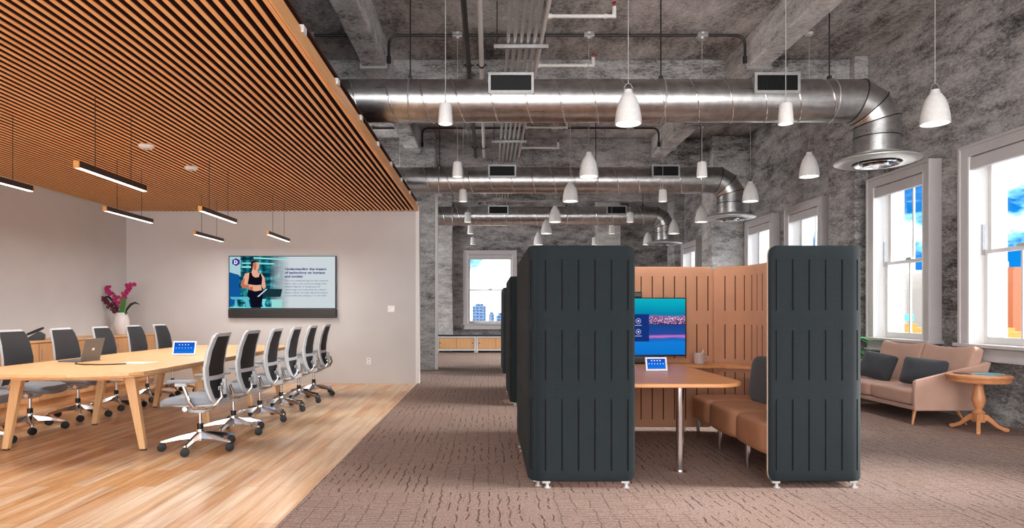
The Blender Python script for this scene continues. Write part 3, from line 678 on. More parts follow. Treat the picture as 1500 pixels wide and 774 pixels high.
# task chair (faces local +y)
def task_chair(seatmat):
    r = thing('task_chair', '', 'chair')
    b = MB(); b.lathe([(0.001, 0.075), (0.034, 0.078), (0.036, 0.16), (0.03, 0.185), (0.001, 0.186)], n=20)
    for k in range(5):
        a = -PI/2+2*PI*k/5; d = Vector((math.cos(a), math.sin(a), 0)); pr = Vector((-d.y, d.x, 0))
        vs = []
        for (q, w, z0, z1) in ((0.02, 0.028, 0.10, 0.165), (0.16, 0.022, 0.098, 0.138), (0.30, 0.017, 0.078, 0.100), (0.325, 0.012, 0.078, 0.096)):
            p = d*q; vs += [p+pr*w+Vector((0,0,z0)), p-pr*w+Vector((0,0,z0)), p-pr*w*0.6+Vector((0,0,z1)), p+pr*w*0.6+Vector((0,0,z1))]
        fs = [(0,3,2,1), (12,13,14,15)]
        for i in range(3):
            for j in range(4): fs.append((i*4+j, i*4+(j+1) % 4, (i+1)*4+(j+1) % 4, (i+1)*4+j))
        b.add(vs, fs)
    b.build('star_base', 'chrome', r, smooth=True, bevel=0.003)
    for k in range(5):
        a = -PI/2+2*PI*k/5; p = Vector((math.cos(a)*0.315, math.sin(a)*0.315, 0)); ax = Vector((math.cos(-1.22), math.sin(-1.22), 0))
        b = MB()
        for s in (-1, 1):
            c = p+ax*s*0.012+Vector((0, 0, 0.037)); b.tube([c-ax*0.010, c-ax*0.007, c+ax*0.007, c+ax*0.010], [0.030, 0.037, 0.037, 0.030], 20)
        b.cyl(p+Vector((0,0,0.03)), p+Vector((0,0,0.082)), 0.008, n=8)
        b.build('caster', 'rubber', r, smooth=True)
    MB().cyl((0, 0, 0.186), (0, 0, 0.235), 0.027, n=18).build('collar', 'black', r, smooth=True)
    MB().cyl((0, 0, 0.23), (0, 0, 0.36), 0.016, n=16).build('gas_lift', 'chrome', r, smooth=True)
    # mechanism: rounded wedge
    b = MB(); prof = [(-0.13, 0.375), (-0.05, 0.335), (0.06, 0.345), (0.13, 0.40), (0.15, 0.425), (-0.15, 0.425)]
    b.prism(prof, -0.085, 0.085, 'x'); mc = b.build('tilt_mechanism', 'grey_plastic', r, bevel=0.012)
    MB().cyl((-0.16, 0.07, 0.385), (0.16, 0.07, 0.385), 0.022, n=16).build('tension_knob', 'chrome', mc, smooth=True)
    # seat
    def sf(q):
        yy = q.y/0.24; q.z -= 0.035*max(0, yy-0.45)**2*3; q.z += 0.012*(q.x/0.24)**2
        q.x *= 1-0.07*max(0, -yy); return q
    MB().puff((0, 0.045, 0.452), 0.50, 0.50, 0.085, 4.0, 12, fn=sf).build('seat', seatmat, r, smooth='all')
    MB().puff((0, 0.0, 0.424), 0.42, 0.38, 0.03, 6, 6).build('seat_shell', 'grey_plastic', r, smooth='all')
    # back: closed frame + mesh
    def py(z):
        pts = [(0.42, -0.228), (0.50, -0.192), (0.62, -0.165), (0.75, -0.165), (0.90, -0.188), (1.06, -0.232)]
        for (a, c) in zip(pts, pts[1:]):
            if z <= c[0]: 
                u = (z-a[0])/(c[0]-a[0]); return a[1]+(c[1]-a[1])*u
        return pts[-1][1]
    def hw(z):
        pts = [(0.42, 0.155), (0.47, 0.195), (0.60, 0.212), (0.75, 0.222), (0.9, 0.212), (1.01, 0.196), (1.045, 0.178), (1.06, 0.15)]
        for (a, c) in zip(pts, pts[1:]):
            if z <= c[0]: return a[1]+(c[1]-a[1])*(z-a[0])/(c[0]-a[0])
        return pts[-1][1]
    def curve(z, x): return Vector((x, py(z)+0.035*(abs(x)/0.2)**2, z))
    zs = [0.42, 0.44, 0.47, 0.53, 0.60, 0.68, 0.75, 0.83, 0.90, 0.96, 1.01, 1.045, 1.06]
    ins = 0.044
    def hwi(z): return max(0.0, hw(z)-ins)
    b = MB(); T = 0.012
    def band(z0s, inner, outer):   # strip on one side between inner and outer half widths
        for s in (-1, 1):
            ring = []
            for z in z0s:
                i, o_ = curve(z, s*inner(z)), curve(z, s*outer(z))
                ring.append([i+Vector((0,-T,0)), o_+Vector((0,-T,0)), o_+Vector((0,T,0)), i+Vector((0,T,0))])
            vs = [p for q in ring for p in q]; fs = []
            for a in range(len(ring)-1):
                for j in range(4): fs.append((a*4+j, a*4+(j+1) % 4, (a+1)*4+(j+1) % 4, (a+1)*4+j))
            fs += [(0,1,2,3), tuple(len(vs)-4+j for j in range(4))]
            b.add(vs, fs)
    def bar(z0, z1, full):
        n = 8; vs = []
        for k in range(n+1):
            u = -1+2*k/n
            for (z, dy) in ((z0, -T), (z1, -T), (z1, T), (z0, T)): 
                p = curve(z, u*full(z)); p.y += dy; vs.append(p)
        fs = [(k*4+j, k*4+(j+1) % 4, (k+1)*4+(j+1) % 4, (k+1)*4+j) for k in range(n) for j in range(4)]+[(0,1,2,3), (n*4, n*4+1, n*4+2, n*4+3)]
        b.add(vs, fs)
    band(zs, hwi, hw); bar(1.028, 1.06, lambda z: hw(z)); bar(0.42, 0.462, lambda z: hw(z)); bar(0.640, 0.678, lambda z: hw(z)-0.01)
    bf = b.build('back_frame', 'grey_plastic', r, smooth=True, bevel=0.003)
    def meshpanel(z0, z1, nm, yo=0.004):
        b = MB(); n = 8; m = 8; vs = []
        for side in (0, 1):
            for i in range(m+1):
                z = z0+(z1-z0)*i/m
                for k in range(n+1): p = curve(z, (-1+2*k/n)*(hw(z)-(0.006 if side == 0 else 0.03))); p.y += (0.016 if side == 0 else -0.004); vs.append(p)
        q = (n+1)*(m+1); fs = []
        for i in range(m):
            for k in range(n): a = i*(n+1)+k; fs += [(a, a+1, a+n+2, a+n+1), (q+a, q+a+n+1, q+a+n+2, q+a+1)]
        b.add(vs, fs); return b.build(nm, 'mesh', r, smooth='all')
    meshpanel(0.665, 1.04, 'back_mesh'); meshpanel(0.44, 0.655, 'lumbar_mesh')
    b = MB(); b.box(-0.08, 0.08, -0.215, -0.19, 0.545, 0.58); b.box(-0.05, 0.05, -0.22, -0.20, 0.585, 0.61); b.box(-0.016, 0.016, -0.235, -0.20, 0.50, 0.645); b.build('lumbar_support', 'grey_plastic', r, bevel=0.005)
    # chrome yoke carrying the back
    b = MB()
    for s in (-1, 1): b.tube([(s*0.09, 0.02, 0.385), (s*0.13, -0.10, 0.395), (s*0.15, -0.20, 0.425), (s*0.135, -0.245, 0.49), (s*0.11, -0.225, 0.575)], [0.018, 0.02, 0.02, 0.016, 0.012], 10)
    b.tube([(-0.15, -0.20, 0.425), (0.15, -0.20, 0.425)], 0.014, 8)
    b.build('back_yoke', 'chrome', r, smooth=True)
    for s in (-1, 1):
        b = MB(); x = s*0.275
        b.tube([(s*0.17, -0.03, 0.405), (s*0.25, -0.045, 0.42), (x, -0.02, 0.47), (x, 0.035, 0.615)], [0.016, 0.018, 0.018, 0.014], 10)
        ar = b.build('armrest', 'chrome', r, smooth=True)
        MB().box(x-0.02, x+0.02, 0.0, 0.10, 0.60, 0.632).build('arm_bracket', 'grey_plastic', ar, bevel=0.008)
        MB().puff((x, 0.04, 0.645), 0.085, 0.25, 0.028, 4, 8).build('arm_pad', seatmat, ar, smooth='all')
    return r
ch = task_chair('seat'); ordc = ['nearest the camera', 'second from the camera', 'third from the camera', 'fourth from the camera', 'fifth from the camera', 'farthest from the camera']
for k in range(6):
    o = ch if k == 0 else copy_tree(ch)
    o.location = (-2.62, 5.78+0.752*k, 0); o.rotation_euler = (0, 0, PI/2+(0.03, -0.03, 0.02, 0.0, -0.02, 0.02)[k])
    tag(o, 'grey mesh-back task chair, right side of the table, '+ordc[k], 'chair', 'task chairs on the right side of the meeting table')
def twist_base(o, a):
    for c in o.children:
        if c.name.startswith(('star_base', 'caster')): c.rotation_euler = (0, 0, a)
for c_ in list(S.objects):
    pass
ch2 = copy_tree(ch); first = True
for k, y in enumerate((5.92, 6.68, 7.46, 8.23, 8.98, 9.7)):
    o = ch2 if first else copy_tree(ch2); first = False
    o.location = (-4.82, y, 0); o.rotation_euler = (0, 0, -PI/2+(0.05, 0.02, -0.02, 0.03, 0.0, 0.02)[k])
    tag(o, 'grey mesh-back task chair, wall side of the table, '+ordc[k], 'chair', 'task chairs on the wall side of the meeting table')
    twist_base(o, math.radians(128))
for o in [q for q in S.objects if q.name.startswith('task_chair') and q.location.x > -3]: twist_base(o, -PI/2-0.0)

# credenza along the left wall
r = thing('credenza', 'long low oak credenza along the left wall', 'credenza', (XL, 0, 0))
MB().box(0.002, 0.50, 4.2, YB-0.01, 0.09, 0.85).build('carcass', 'credenza', r)
MB().box(0.002, 0.52, 4.19, YB-0.008, 0.85, 0.875).build('top', 'table', r, bevel=0.003)
MB().box(0.03, 0.46, 4.25, YB-0.03, 0.0, 0.09).build('plinth', 'credenza', r)
y = YB-0.03
while y > 4.4:
    d = MB().box(0.501, 0.519, y-0.565, y-0.005, 0.10, 0.835).build('door', 'credenza', r, bevel=0.002)
    MB().box(0.519, 0.528, y-0.53, y-0.518, 0.62, 0.76).build('handle', 'steel', d); y -= 0.57
# vase
r = thing('flower_vase', 'white oval vase on the corner of the credenza', 'vase', (-6.04, 10.46, 0.875))
MB().lathe([(0.001, 0.0), (0.065, 0.0), (0.085, 0.03), (0.115, 0.12), (0.122, 0.18), (0.112, 0.26), (0.088, 0.33), (0.075, 0.355), (0.078, 0.362), (0.066, 0.355), (0.09, 0.30), (0.001, 0.29)], n=32).build('body', 'ceramic', r, smooth=True)
r = thing('orchid_bouquet', 'magenta orchid sprays with dark leaves standing in the white vase', 'flowers', (-6.04, 10.46, 1.19))
def spray(pts, n, rad, mat, nm):
    b = MB(); P = [Vector(p) for p in pts]; b.tube(P, 0.004, 6, mi=1)
    for i in range(n):
        u = (i+random.random())/n*(len(P)-1)*0.72+(len(P)-1)*0.28; k = min(int(u), len(P)-2); p = P[k].lerp(P[k+1], u-k)
        c = p+Vector([random.uniform(-rad, rad) for _ in range(3)]); s = random.uniform(0.016, 0.026); ax = random.random()*PI
        for q in range(5):
            a = ax+2*PI*q/5; d = Vector((math.cos(a), random.uniform(-0.5, 0.2), math.sin(a)))*s; b.sphere(c+d*0.8, s*0.62, 6, 4, 0, (1, 0.5, 1))
    b.build(nm, [mat, 'stem'], r, smooth='all')
spray([(0.01, 0, 0), (0.04, -0.02, 0.2), (0.07, -0.03, 0.34), (0.13, -0.04, 0.47), (0.22, -0.05, 0.53)], 42, 0.038, 'flower', 'orchid_spray')
spray([(-0.01, 0, 0), (-0.02, -0.03, 0.16), (-0.06, -0.05, 0.28), (-0.15, -0.06, 0.38), (-0.21, -0.06, 0.45)], 34, 0.035, 'flower', 'orchid_spray')
spray([(-0.02, 0, 0), (-0.05, -0.04, 0.06), (-0.12, -0.05, 0.12), (-0.2, -0.05, 0.22), (-0.27, -0.06, 0.28)], 30, 0.04, 'flower_dark', 'orchid_spray')
def leaf(b, pts, w, mi=0, side=Vector((0, 1, 0))):
    P = [Vector(p) for p in pts]; vs = []; n = len(P)
    for i, p in enumerate(P):
        u = i/(n-1); ww = w*math.sin(PI*(0.08+0.9*u))**0.8
        d = (P[min(i+1, n-1)]-P[max(i-1, 0)]).normalized(); s = d.cross(side); s = s.normalized() if s.length > 1e-3 else Vector((1,0,0))
        vs += [p+s*ww, p+Vector((0,0,-ww*0.15)), p-s*ww]
    fs = []
    for i in range(n-1): a = i*3; fs += [(a, a+1, a+4, a+3), (a+1, a+2, a+5, a+4)]
    b.add(vs, fs, mi)
b = MB(); leaf(b, [(0.03, -0.03, 0), (0.04, -0.05, 0.12), (0.07, -0.06, 0.24), (0.08, -0.06, 0.30)], 0.05); leaf(b, [(-0.01, -0.02, 0), (0.01, -0.04, 0.08), (0.02, -0.05, 0.16)], 0.03); leaf(b, [(0.05, -0.02, 0), (0.09, -0.04, 0.04), (0.13, -0.05, 0.05)], 0.03)
b.build('broad_leaf', 'stem', r, smooth='all')
for q in ([(0.05, 0, 0), (0.1, -0.02, 0.1), (0.17, -0.03, 0.18), (0.25, -0.04, 0.21), (0.32, -0.04, 0.18)], [(-0.03, 0, 0), (-0.1, -0.03, 0.22), (-0.2, -0.03, 0.31), (-0.3, -0.03, 0.29)], [(-0.05, 0, 0), (-0.16, -0.03, 0.16), (-0.28, -0.04, 0.25), (-0.42, -0.04, 0.22)]):
    b = MB(); leaf(b, q, 0.022); b.tube(q, 0.006, 5); b.build('dark_leaf', 'leaf_dark', r, smooth='all')
# phone
r = thing('desk_phone', 'black desk phone on the credenza', 'phone', (-6.02, 8.45, 0.876), 0.5)
MB().prism([(-0.10, 0), (0.10, 0), (0.10, 0.07), (0.04, 0.11), (-0.10, 0.02)], -0.10, 0.10, 'y').build('body', 'black', r, bevel=0.006)
st = len([0]); b = MB(); b.puff((0, 0, 0), 0.22, 0.05, 0.035, 4, 6); b.xf(Matrix.Translation((0.0, -0.07, 0.115)) @ Matrix.Rotation(-0.45, 4, 'Y')); b.build('handset', 'rubber', r, smooth='all')
b = MB(); b.box(-0.05, 0.05, -0.01, 0.09, 0, 0.004); b.xf(Matrix.Translation((0.0, 0, 0.088)) @ Matrix.Rotation(-0.56, 4, 'Y')); b.build('screen', 'steel', r)
# laptop
r = thing('laptop', 'open grey laptop with its back to the camera on the meeting table', 'laptop', (-4.10, 6.55, 0.742), 0)
MB().box(-0.23, 0.0, -0.16, 0.16, 0, 0.016).build('keyboard_base', 'laptop', r, bevel=0.003)
b = MB(); b.box(-0.007, 0.0, -0.16, 0.16, 0, 0.225); b.xf(Matrix.Translation((0.0, 0, 0.014)) @ Matrix.Rotation(0.24, 4, 'Y')); sc_ = b.build('lid', 'laptop', r, bevel=0.003)
b = MB(); b.box(0.0005, 0.0012, -0.02, 0.02, 0.10, 0.125); b.xf(Matrix.Translation((0.0, 0, 0.014)) @ Matrix.Rotation(0.24, 4, 'Y')); b.build('badge', 'white_plastic', sc_)
o = MB().tube([(-4.07, 6.28, 0.750), (-3.98, 6.12, 0.748), (-3.86, 6.05, 0.748), (-3.7, 6.03, 0.748), (-3.58, 6.06, 0.748), (-3.5, 6.14, 0.748)], 0.006, 6).build('laptop_cable', 'black')
tag(o, 'black cable curving over the table in front of the laptop', 'cable')
o = MB().box(-3.62, -3.34, 6.2, 6.42, 0.7425, 0.7445).build('paper_sheet', 'paper'); tag(o, 'white sheet of paper on the table right of the laptop', 'paper')
# screens
def grad_screen(name, stops, axis=2, lo=0, hi=1, noise=0.0, strength=1.0, nscale=8):
    t = NT(name); tc = t.n('ShaderNodeTexCoord'); sx = t.n('ShaderNodeSeparateXYZ'); t.l(tc.outputs['Object'], sx.inputs[0])
    v = t.math('DIVIDE', t.math('SUBTRACT', sx.outputs[axis], lo), hi-lo)
    if noise:
        nn = t.noise(tc.outputs['Object'], nscale, 4); v = t.math('ADD', v, t.math('MULTIPLY', t.math('SUBTRACT', nn, 0.5), noise))
    c = t.ramp(v, [(p, rgb(q)) for p, q in stops]); e = t.n('ShaderNodeEmission'); e.inputs[1].default_value = strength; t.l(c, e.inputs[0]); t.l(e.outputs[0], t.out.inputs[0]); return t.m
EM = {}
def em(c, s=0.75):
    k = (c, s)
    if k not in EM: EM[k] = emit('screen_%d_%d_%d' % c, c, s)
    return EM[k]
def text(name, s, size, mat, parent, loc, ext=0.0006, bold=0.0, align='LEFT', rot=(PI/2, 0, 0), width=None):
    cu = bpy.data.curves.new(name, 'FONT'); cu.body = s; cu.size = size; cu.extrude = ext; cu.offset = bold; cu.align_x = align; cu.space_line = 0.95; cu.resolution_u = 2
    tmp = bpy.data.objects.new(name, cu); COL.objects.link(tmp); bpy.context.view_layer.update()
    me = bpy.data.meshes.new_from_object(tmp); bpy.data.objects.remove(tmp)
    if width:
        w = max(v.co.x for v in me.vertices)-min(v.co.x for v in me.vertices); k = width/w
        for v in me.vertices: v.co.x *= k
    me.materials.clear(); me.materials.append(mat)
    o = bpy.data.objects.new(name, me); COL.objects.link(o); o.parent = parent; o.location = loc; o.rotation_euler = rot; return o
def tablet(label, loc, rz, w, h, name='tablet'):
    r = thing(name, label, 'tablet', loc, rz)
    mt = Matrix.Translation((0, 0, 0.004)) @ Matrix.Rotation(-0.28, 4, 'X')
    fr = MB().box(-w/2, w/2, 0, 0.014, 0, h).xf(mt).build('frame', 'white_plastic', r, bevel=0.003)
    s = MB().box(-w/2+0.016, w/2-0.016, -0.0012, 0.0, 0.018, h-0.016).xf(mt).build('screen', grad_screen('tablet_blue', [(0, (20, 110, 205)), (1, (10, 60, 165))], 2, 0, h), r)
    b = MB()
    for k in range(4): b.box(-w*0.24+k*w*0.13, -w*0.24+k*w*0.13+0.012, -0.002, -0.0013, h*0.70, h*0.70+0.010)
    for k in range(6): b.box(-w*0.36+k*w*0.13, -w*0.36+k*w*0.13+0.008, -0.002, -0.0013, h*0.48, h*0.48+0.008)
    b.xf(mt).build('icons', em((225, 235, 245)), s)
    MB().box(-w*0.3, w*0.3, 0.014, 0.09, 0, 0.006).build('stand', 'white_plastic', r)
    return r
tablet('white tablet on a stand showing a blue screen on the meeting table', (-3.55, 7.40, 0.743), 0.10, 0.26, 0.165, 'touch_panel')
# wall plates
r = thing('wall_switch', 'white double switch plate on the meeting wall right of the television', 'switch', (-1.69, YB, 1.30)); MB().box(-0.06, 0.06, -0.008, -0.0005, -0.055, 0.055).build('plate', 'white_plastic', r, bevel=0.002)
for s in (-0.028, 0.028): MB().box(s-0.009, s+0.009, -0.013, -0.008, -0.012, 0.012).build('rocker', 'steel', r)
r = thing('wall_outlet', 'white power outlet low on the meeting wall', 'outlet', (-2.08, YB, 0.39)); MB().box(-0.038, 0.038, -0.008, -0.0005, -0.058, 0.058).build('plate', 'white_plastic', r, bevel=0.002)
for s in (-0.025, 0.025): MB().box(-0.014, 0.014, -0.011, -0.008, s-0.012, s+0.012).build('socket', 'steel', r)
# television
TX0, TX1, TZ0, TZ1 = -4.50, -2.64, 1.30, 2.22
r = thing('television', 'large wall-mounted television showing a fitness research slide', 'television', ((TX0+TX1)/2, YB, TZ0))
w = TX1-TX0; hh = TZ1-TZ0
MB().box(-w/2, w/2, -0.06, -0.001, 0, hh).build('bezel', 'black', r, bevel=0.004)
ph = TX0
scr = MB().box(-w/2+0.014, w/2-0.014, -0.063, -0.0605, 0.014, hh-0.012)
t = NT('slide_backdrop'); tc = t.n('ShaderNodeTexCoord'); sx = t.n('ShaderNodeSeparateXYZ'); t.l(tc.outputs['Object'], sx.inputs[0])
nn = t.noise(t.coords(scale=(2, 1, 9)), 1.6, 3); mpx = t.n('ShaderNodeMapping'); mpx.inputs['Scale'].default_value = (9, 1, 1.5); t.l(tc.outputs['Object'], mpx.inputs[0]); n2 = t.noise(mpx.outputs[0], 1.6, 3)
pic = t.ramp(t.math('ADD', t.math('MULTIPLY', nn, 0.6), t.math('MULTIPLY', n2, 0.4)), [(0.36, rgb((6, 26, 44))), (0.47, rgb((10, 66, 84))), (0.56, rgb((30, 130, 140))), (0.68, rgb((150, 220, 225)))])
fx = t.math('DIVIDE', t.math('ADD', sx.outputs[0], 0.22), 0.36); fx = t.math('MINIMUM', t.math('MAXIMUM', fx, 0.0), 1.0)
col = t.mix(fx, pic, rgb((205, 214, 218))); e_ = t.n('ShaderNodeEmission'); t.l(col, e_.inputs[0]); e_.inputs[1].default_value = 0.72; t.l(e_.outputs[0], t.out.inputs[0]); M['slide'] = t.m
scr = scr.build('screen', 'slide', r)
def U(px, pz): return ((px-65)/(1133-65)*(w-0.028)-(w/2-0.014), (645-pz)/(645-48)*(hh-0.026)+0.014)
def flat(name, polys, mat, lay):
    b = MB()
    for pl in polys: q = [U(*p) for p in pl]; y = -0.0635-0.0006*lay; b.add([(a, y, c) for a, c in q]+[(a, y+0.0005, c) for a, c in q], [tuple(range(len(q))), tuple(range(len(q), 2*len(q)))[::-1]]+[(i, (i+1) % len(q), (i+1) % len(q)+len(q), i+len(q)) for i in range(len(q))])
    return b.build(name, mat, scr)
def circ(cx, cy, rx, ry, n=18): return [(cx+rx*math.cos(2*PI*k/n), cy+ry*math.sin(2*PI*k/n)) for k in range(n)]
flat('pale_pillar', [[(66, 50), (178, 50), (178, 280), (66, 230)]], em((165, 200, 210)), 1)
flat('blue_panel', [[(66, 230), (165, 262), (165, 410), (178, 410), (178, 520), (66, 640)]], em((16, 84, 150)), 2)
flat('light_bars', [[(310, 55), (650, 78), (650, 92), (310, 72)], [(190, 118), (520, 125), (520, 140), (190, 132)], [(190, 160), (300, 160), (300, 180), (190, 178)]], em((140, 225, 225)), 1)
flat('glass_block', [[(410, 440), (600, 430), (580, 515), (400, 520)]], em((30, 64, 70)), 2)
flat('treadmill', [[(70, 515), (275, 515), (270, 545), (90, 545)], [(120, 545), (140, 545), (150, 625), (120, 625)], [(220, 545), (260, 545), (275, 640), (240, 640)]], em((90, 185, 200)), 2)
flat('treadmill_base', [[(380, 630), (600, 635), (600, 644), (66, 644), (66, 632)], [(400, 540), (440, 540), (420, 600), (440, 640), (410, 640), (395, 590)]], em((120, 215, 220)), 2)
flat('dark_machine', [[(445, 420), (600, 425), (585, 510), (345, 515), (400, 470)]], em((24, 52, 58)), 3)
flat('pale_box', [[(492, 545), (600, 545), (600, 640), (492, 640)]], em((150, 215, 208)), 3)
skin = em((226, 168, 140)); skd = em((186, 112, 90))
flat('runner_skin', [circ(332, 155, 36, 62), [(300, 190), (350, 195), (352, 235), (395, 250), (420, 290), (435, 400), (415, 430), (395, 400), (388, 340), (260, 340), (262, 400), (200, 415), (178, 380), (205, 300), (225, 245), (290, 230)],
     [(262, 360), (385, 370), (392, 440), (330, 452), (265, 440)]], skin, 4)
flat('runner_shade', [[(205, 300), (222, 300), (215, 370), (262, 380), (262, 412), (200, 415), (178, 380)], [(330, 110), (340, 130), (336, 200), (318, 205), (300, 150)], [(270, 400), (300, 395), (305, 445), (268, 440)]], skd, 5)
flat('runner_hair', [[(290, 205), (280, 150), (285, 110), (310, 90), (345, 92), (362, 115), (335, 112), (308, 125), (302, 160), (300, 200)]], em((44, 24, 36)), 6)
flat('runner_clothes', [[(268, 235), (290, 232), (302, 275), (330, 292), (365, 285), (372, 245), (385, 250), (398, 300), (392, 375), (330, 380), (250, 368), (262, 300)],
     [(258, 430), (330, 452), (398, 436), (405, 500), (385, 643), (285, 643), (275, 540), (245, 500)]], em((14, 14, 30)), 6)
flat('white_towel', [[(440, 420), (448, 428), (362, 515), (348, 512)]], em((205, 225, 240)), 7)
flat('logo_badge', [[(133, 68), (170, 90), (170, 134), (133, 157), (95, 134), (95, 90)]], em((58, 36, 130)), 4)
x_, z_ = U(112, 133)
text('logo_letter', 'D', 0.085, em((240, 240, 250)), scr, (x_, -0.0665, z_), bold=0.004)
x_, z_ = U(626, 206)
hb = em((48, 34, 120))
for i, (s_, wd) in enumerate((('Understanding the impact', 420), ('of technology on humans', 406), ('and society', 184))):
    x_, z_ = U(626, 204+i*43); text('slide_heading', s_, 0.056, hb, scr, (x_, -0.0645, z_), bold=0.0018, width=wd/1068*(w-0.028))
for i, (s_, wd) in enumerate((('The core methodology for this research', 438), ('starts with a user-centered design with', 420), ('detailed figures of designing new', 356), ('technology and evaluating the related', 414), ('human values, through experimenting in', 434), ("a controlled lab setting or 'in the wild'", 420))):
    x_, z_ = U(626, 336+i*34.5); text('slide_text', s_, 0.037, em((70, 72, 130)), scr, (x_, -0.0645, z_), width=wd/1068*(w-0.028))
r = thing('sound_bar', 'black sound bar with a camera mounted under the large television', 'sound bar', ((TX0+TX1)/2, YB, 1.14))
MB().box(-w/2+0.0, w/2+0.01, -0.09, -0.001, 0.005, 0.155).build('body', 'dark_steel', r, bevel=0.01)
MB().cyl((0, -0.094, 0.115), (0, -0.09, 0.115), 0.022).box(-0.06, -0.03, -0.093, -0.09, 0.105, 0.125).box(0.03, 0.06, -0.093, -0.09, 0.105, 0.125).build('camera_lens', 'black', r)

# ================================================================ PODS
def arc(cx, cy, r, a0, a1, n):
    return [(cx+r*math.cos(math.radians(a0+(a1-a0)*k/n)), cy+r*math.sin(math.radians(a0+(a1-a0)*k/n))) for k in range(n+1)]
PX0, PX1, PYF, PYB = 0.285, 2.68, 4.49, 6.66
def screen_panel(name, path, parent, slots, flip=False, freeend=(True, True), TH=0.045):
    P = [Vector((p[0], p[1], 0)) for p in path]; cum = [0]
    for a, c in zip(P, P[1:]): cum.append(cum[-1]+(c-a).length)
    T = cum[-1]
    def at(s):
        s = min(max(s, 0), T)
        for i in range(len(P)-1):
            if s <= cum[i+1]+1e-9:
                u = (s-cum[i])/(cum[i+1]-cum[i]); p = P[i].lerp(P[i+1], u)
                def seg(j): j = min(max(j, 0), len(P)-2); return (P[j+1]-P[j]).normalized()
                d = seg(i)
                if u < 0.5: d = (d*(0.5+u)+seg(i-1)*(0.5-u)).normalized()
                else: d = (d*(1.5-u)+seg(i+1)*(u-0.5)).normalized()
                n = Vector((-d.y, d.x, 0)); return p, (-n if flip else n)
    zt, zb, R = 1.72, 0.045, 0.06; rowsz = [(0.125, 0.63), (0.764, 1.12), (1.26, 1.62)]
    br = set([0, T]); 
    for q in (0.006, 0.014, 0.025, 0.04, 0.06): br |= {q, T-q}
    k = 0.1
    while k < T: br.add(k); k += 0.07
    for c in cum:
        if all(abs(c-x) > 0.012 for x in br): br.add(c)
    sl = []
    for s in slots:
        if 0.03 < s < T-0.03:
            br = {x for x in br if abs(x-s) > 0.012 or x in (0, T)}; br |= {s-0.006, s+0.006}; sl.append(s)
    ss = sorted(br)
    zr = [0, 0.008, 0.02]; base = [zb, zb+0.006, zb+0.018]+[z for rr in rowsz for z in rr]+[zt-0.018, zt-0.006, zt]
    nz_ = len(base); b = MB()
    def zlim(s):
        dz = 0
        for (d, fr) in ((s, freeend[0]), (T-s, freeend[1])):
            if fr and d < R: dz = max(dz, R-math.sqrt(max(0, R*R-(R-d)**2)))
        return zb+dz, zt-dz
    G = {}
    verts = []
    for side in (0, 1):
        for i, s in enumerate(ss):
            p, n = at(s); lo, hi = zlim(s)
            for j, z in enumerate(base):
                z2 = max(lo, min(hi, z)) if j not in (0, nz_-1) else (lo if j == 0 else hi)
                d = min(s if freeend[0] else s+0.010, (T-s) if freeend[1] else T-s+0.010, z2-lo+(0 if True else 0), hi-z2)
                rd = 0.012*max(0, 1-d/0.018)**2
                off = -rd if side == 0 else -TH+rd
                G[(side, i, j)] = len(verts); verts.append(p+n*off+Vector((0, 0, z2)))
    faces = []; mi = []
    def isslot(i, j):
        sm = (ss[i]+ss[i+1])/2; zm = (base[j]+base[j+1])/2
        return any(abs(sm-s) < 0.005 for s in sl) and any(a < zm < c for a, c in rowsz)
    for i in range(len(ss)-1):
        for j in range(nz_-1):
            for side in (0, 1):
                q = [G[(side, i, j)], G[(side, i+1, j)], G[(side, i+1, j+1)], G[(side, i, j+1)]]
                if isslot(i, j):
                    _, n = at((ss[i]+ss[i+1])/2); dd = n*(-0.007 if side == 0 else 0.007); nv = []
                    for w_ in q: nv.append(len(verts)); verts.append(Vector(verts[w_])+dd)
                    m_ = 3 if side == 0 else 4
                    faces.append(tuple(nv)); mi.append(m_)
                    for k in range(4): faces.append((q[k], q[(k+1) % 4], nv[(k+1) % 4], nv[k])); mi.append(m_)
                else: faces.append(tuple(q)); mi.append(0 if side == 0 else 1)
        for j in (0, nz_-1): faces.append((G[(0, i, j)], G[(0, i+1, j)], G[(1, i+1, j)], G[(1, i, j)])); mi.append(2)
    for i in (0, len(ss)-1):
        for j in range(nz_-1): faces.append((G[(0, i, j)], G[(0, i, j+1)], G[(1, i, j+1)], G[(1, i, j)])); mi.append(2)
    b.v = [tuple(v) for v in verts]; b.f = faces; b.mi = mi
    return b.build(name, ['pod_dark', 'pod_tan', 'pod_edge', 'slot_dark', 'slot'], parent, smooth=True)
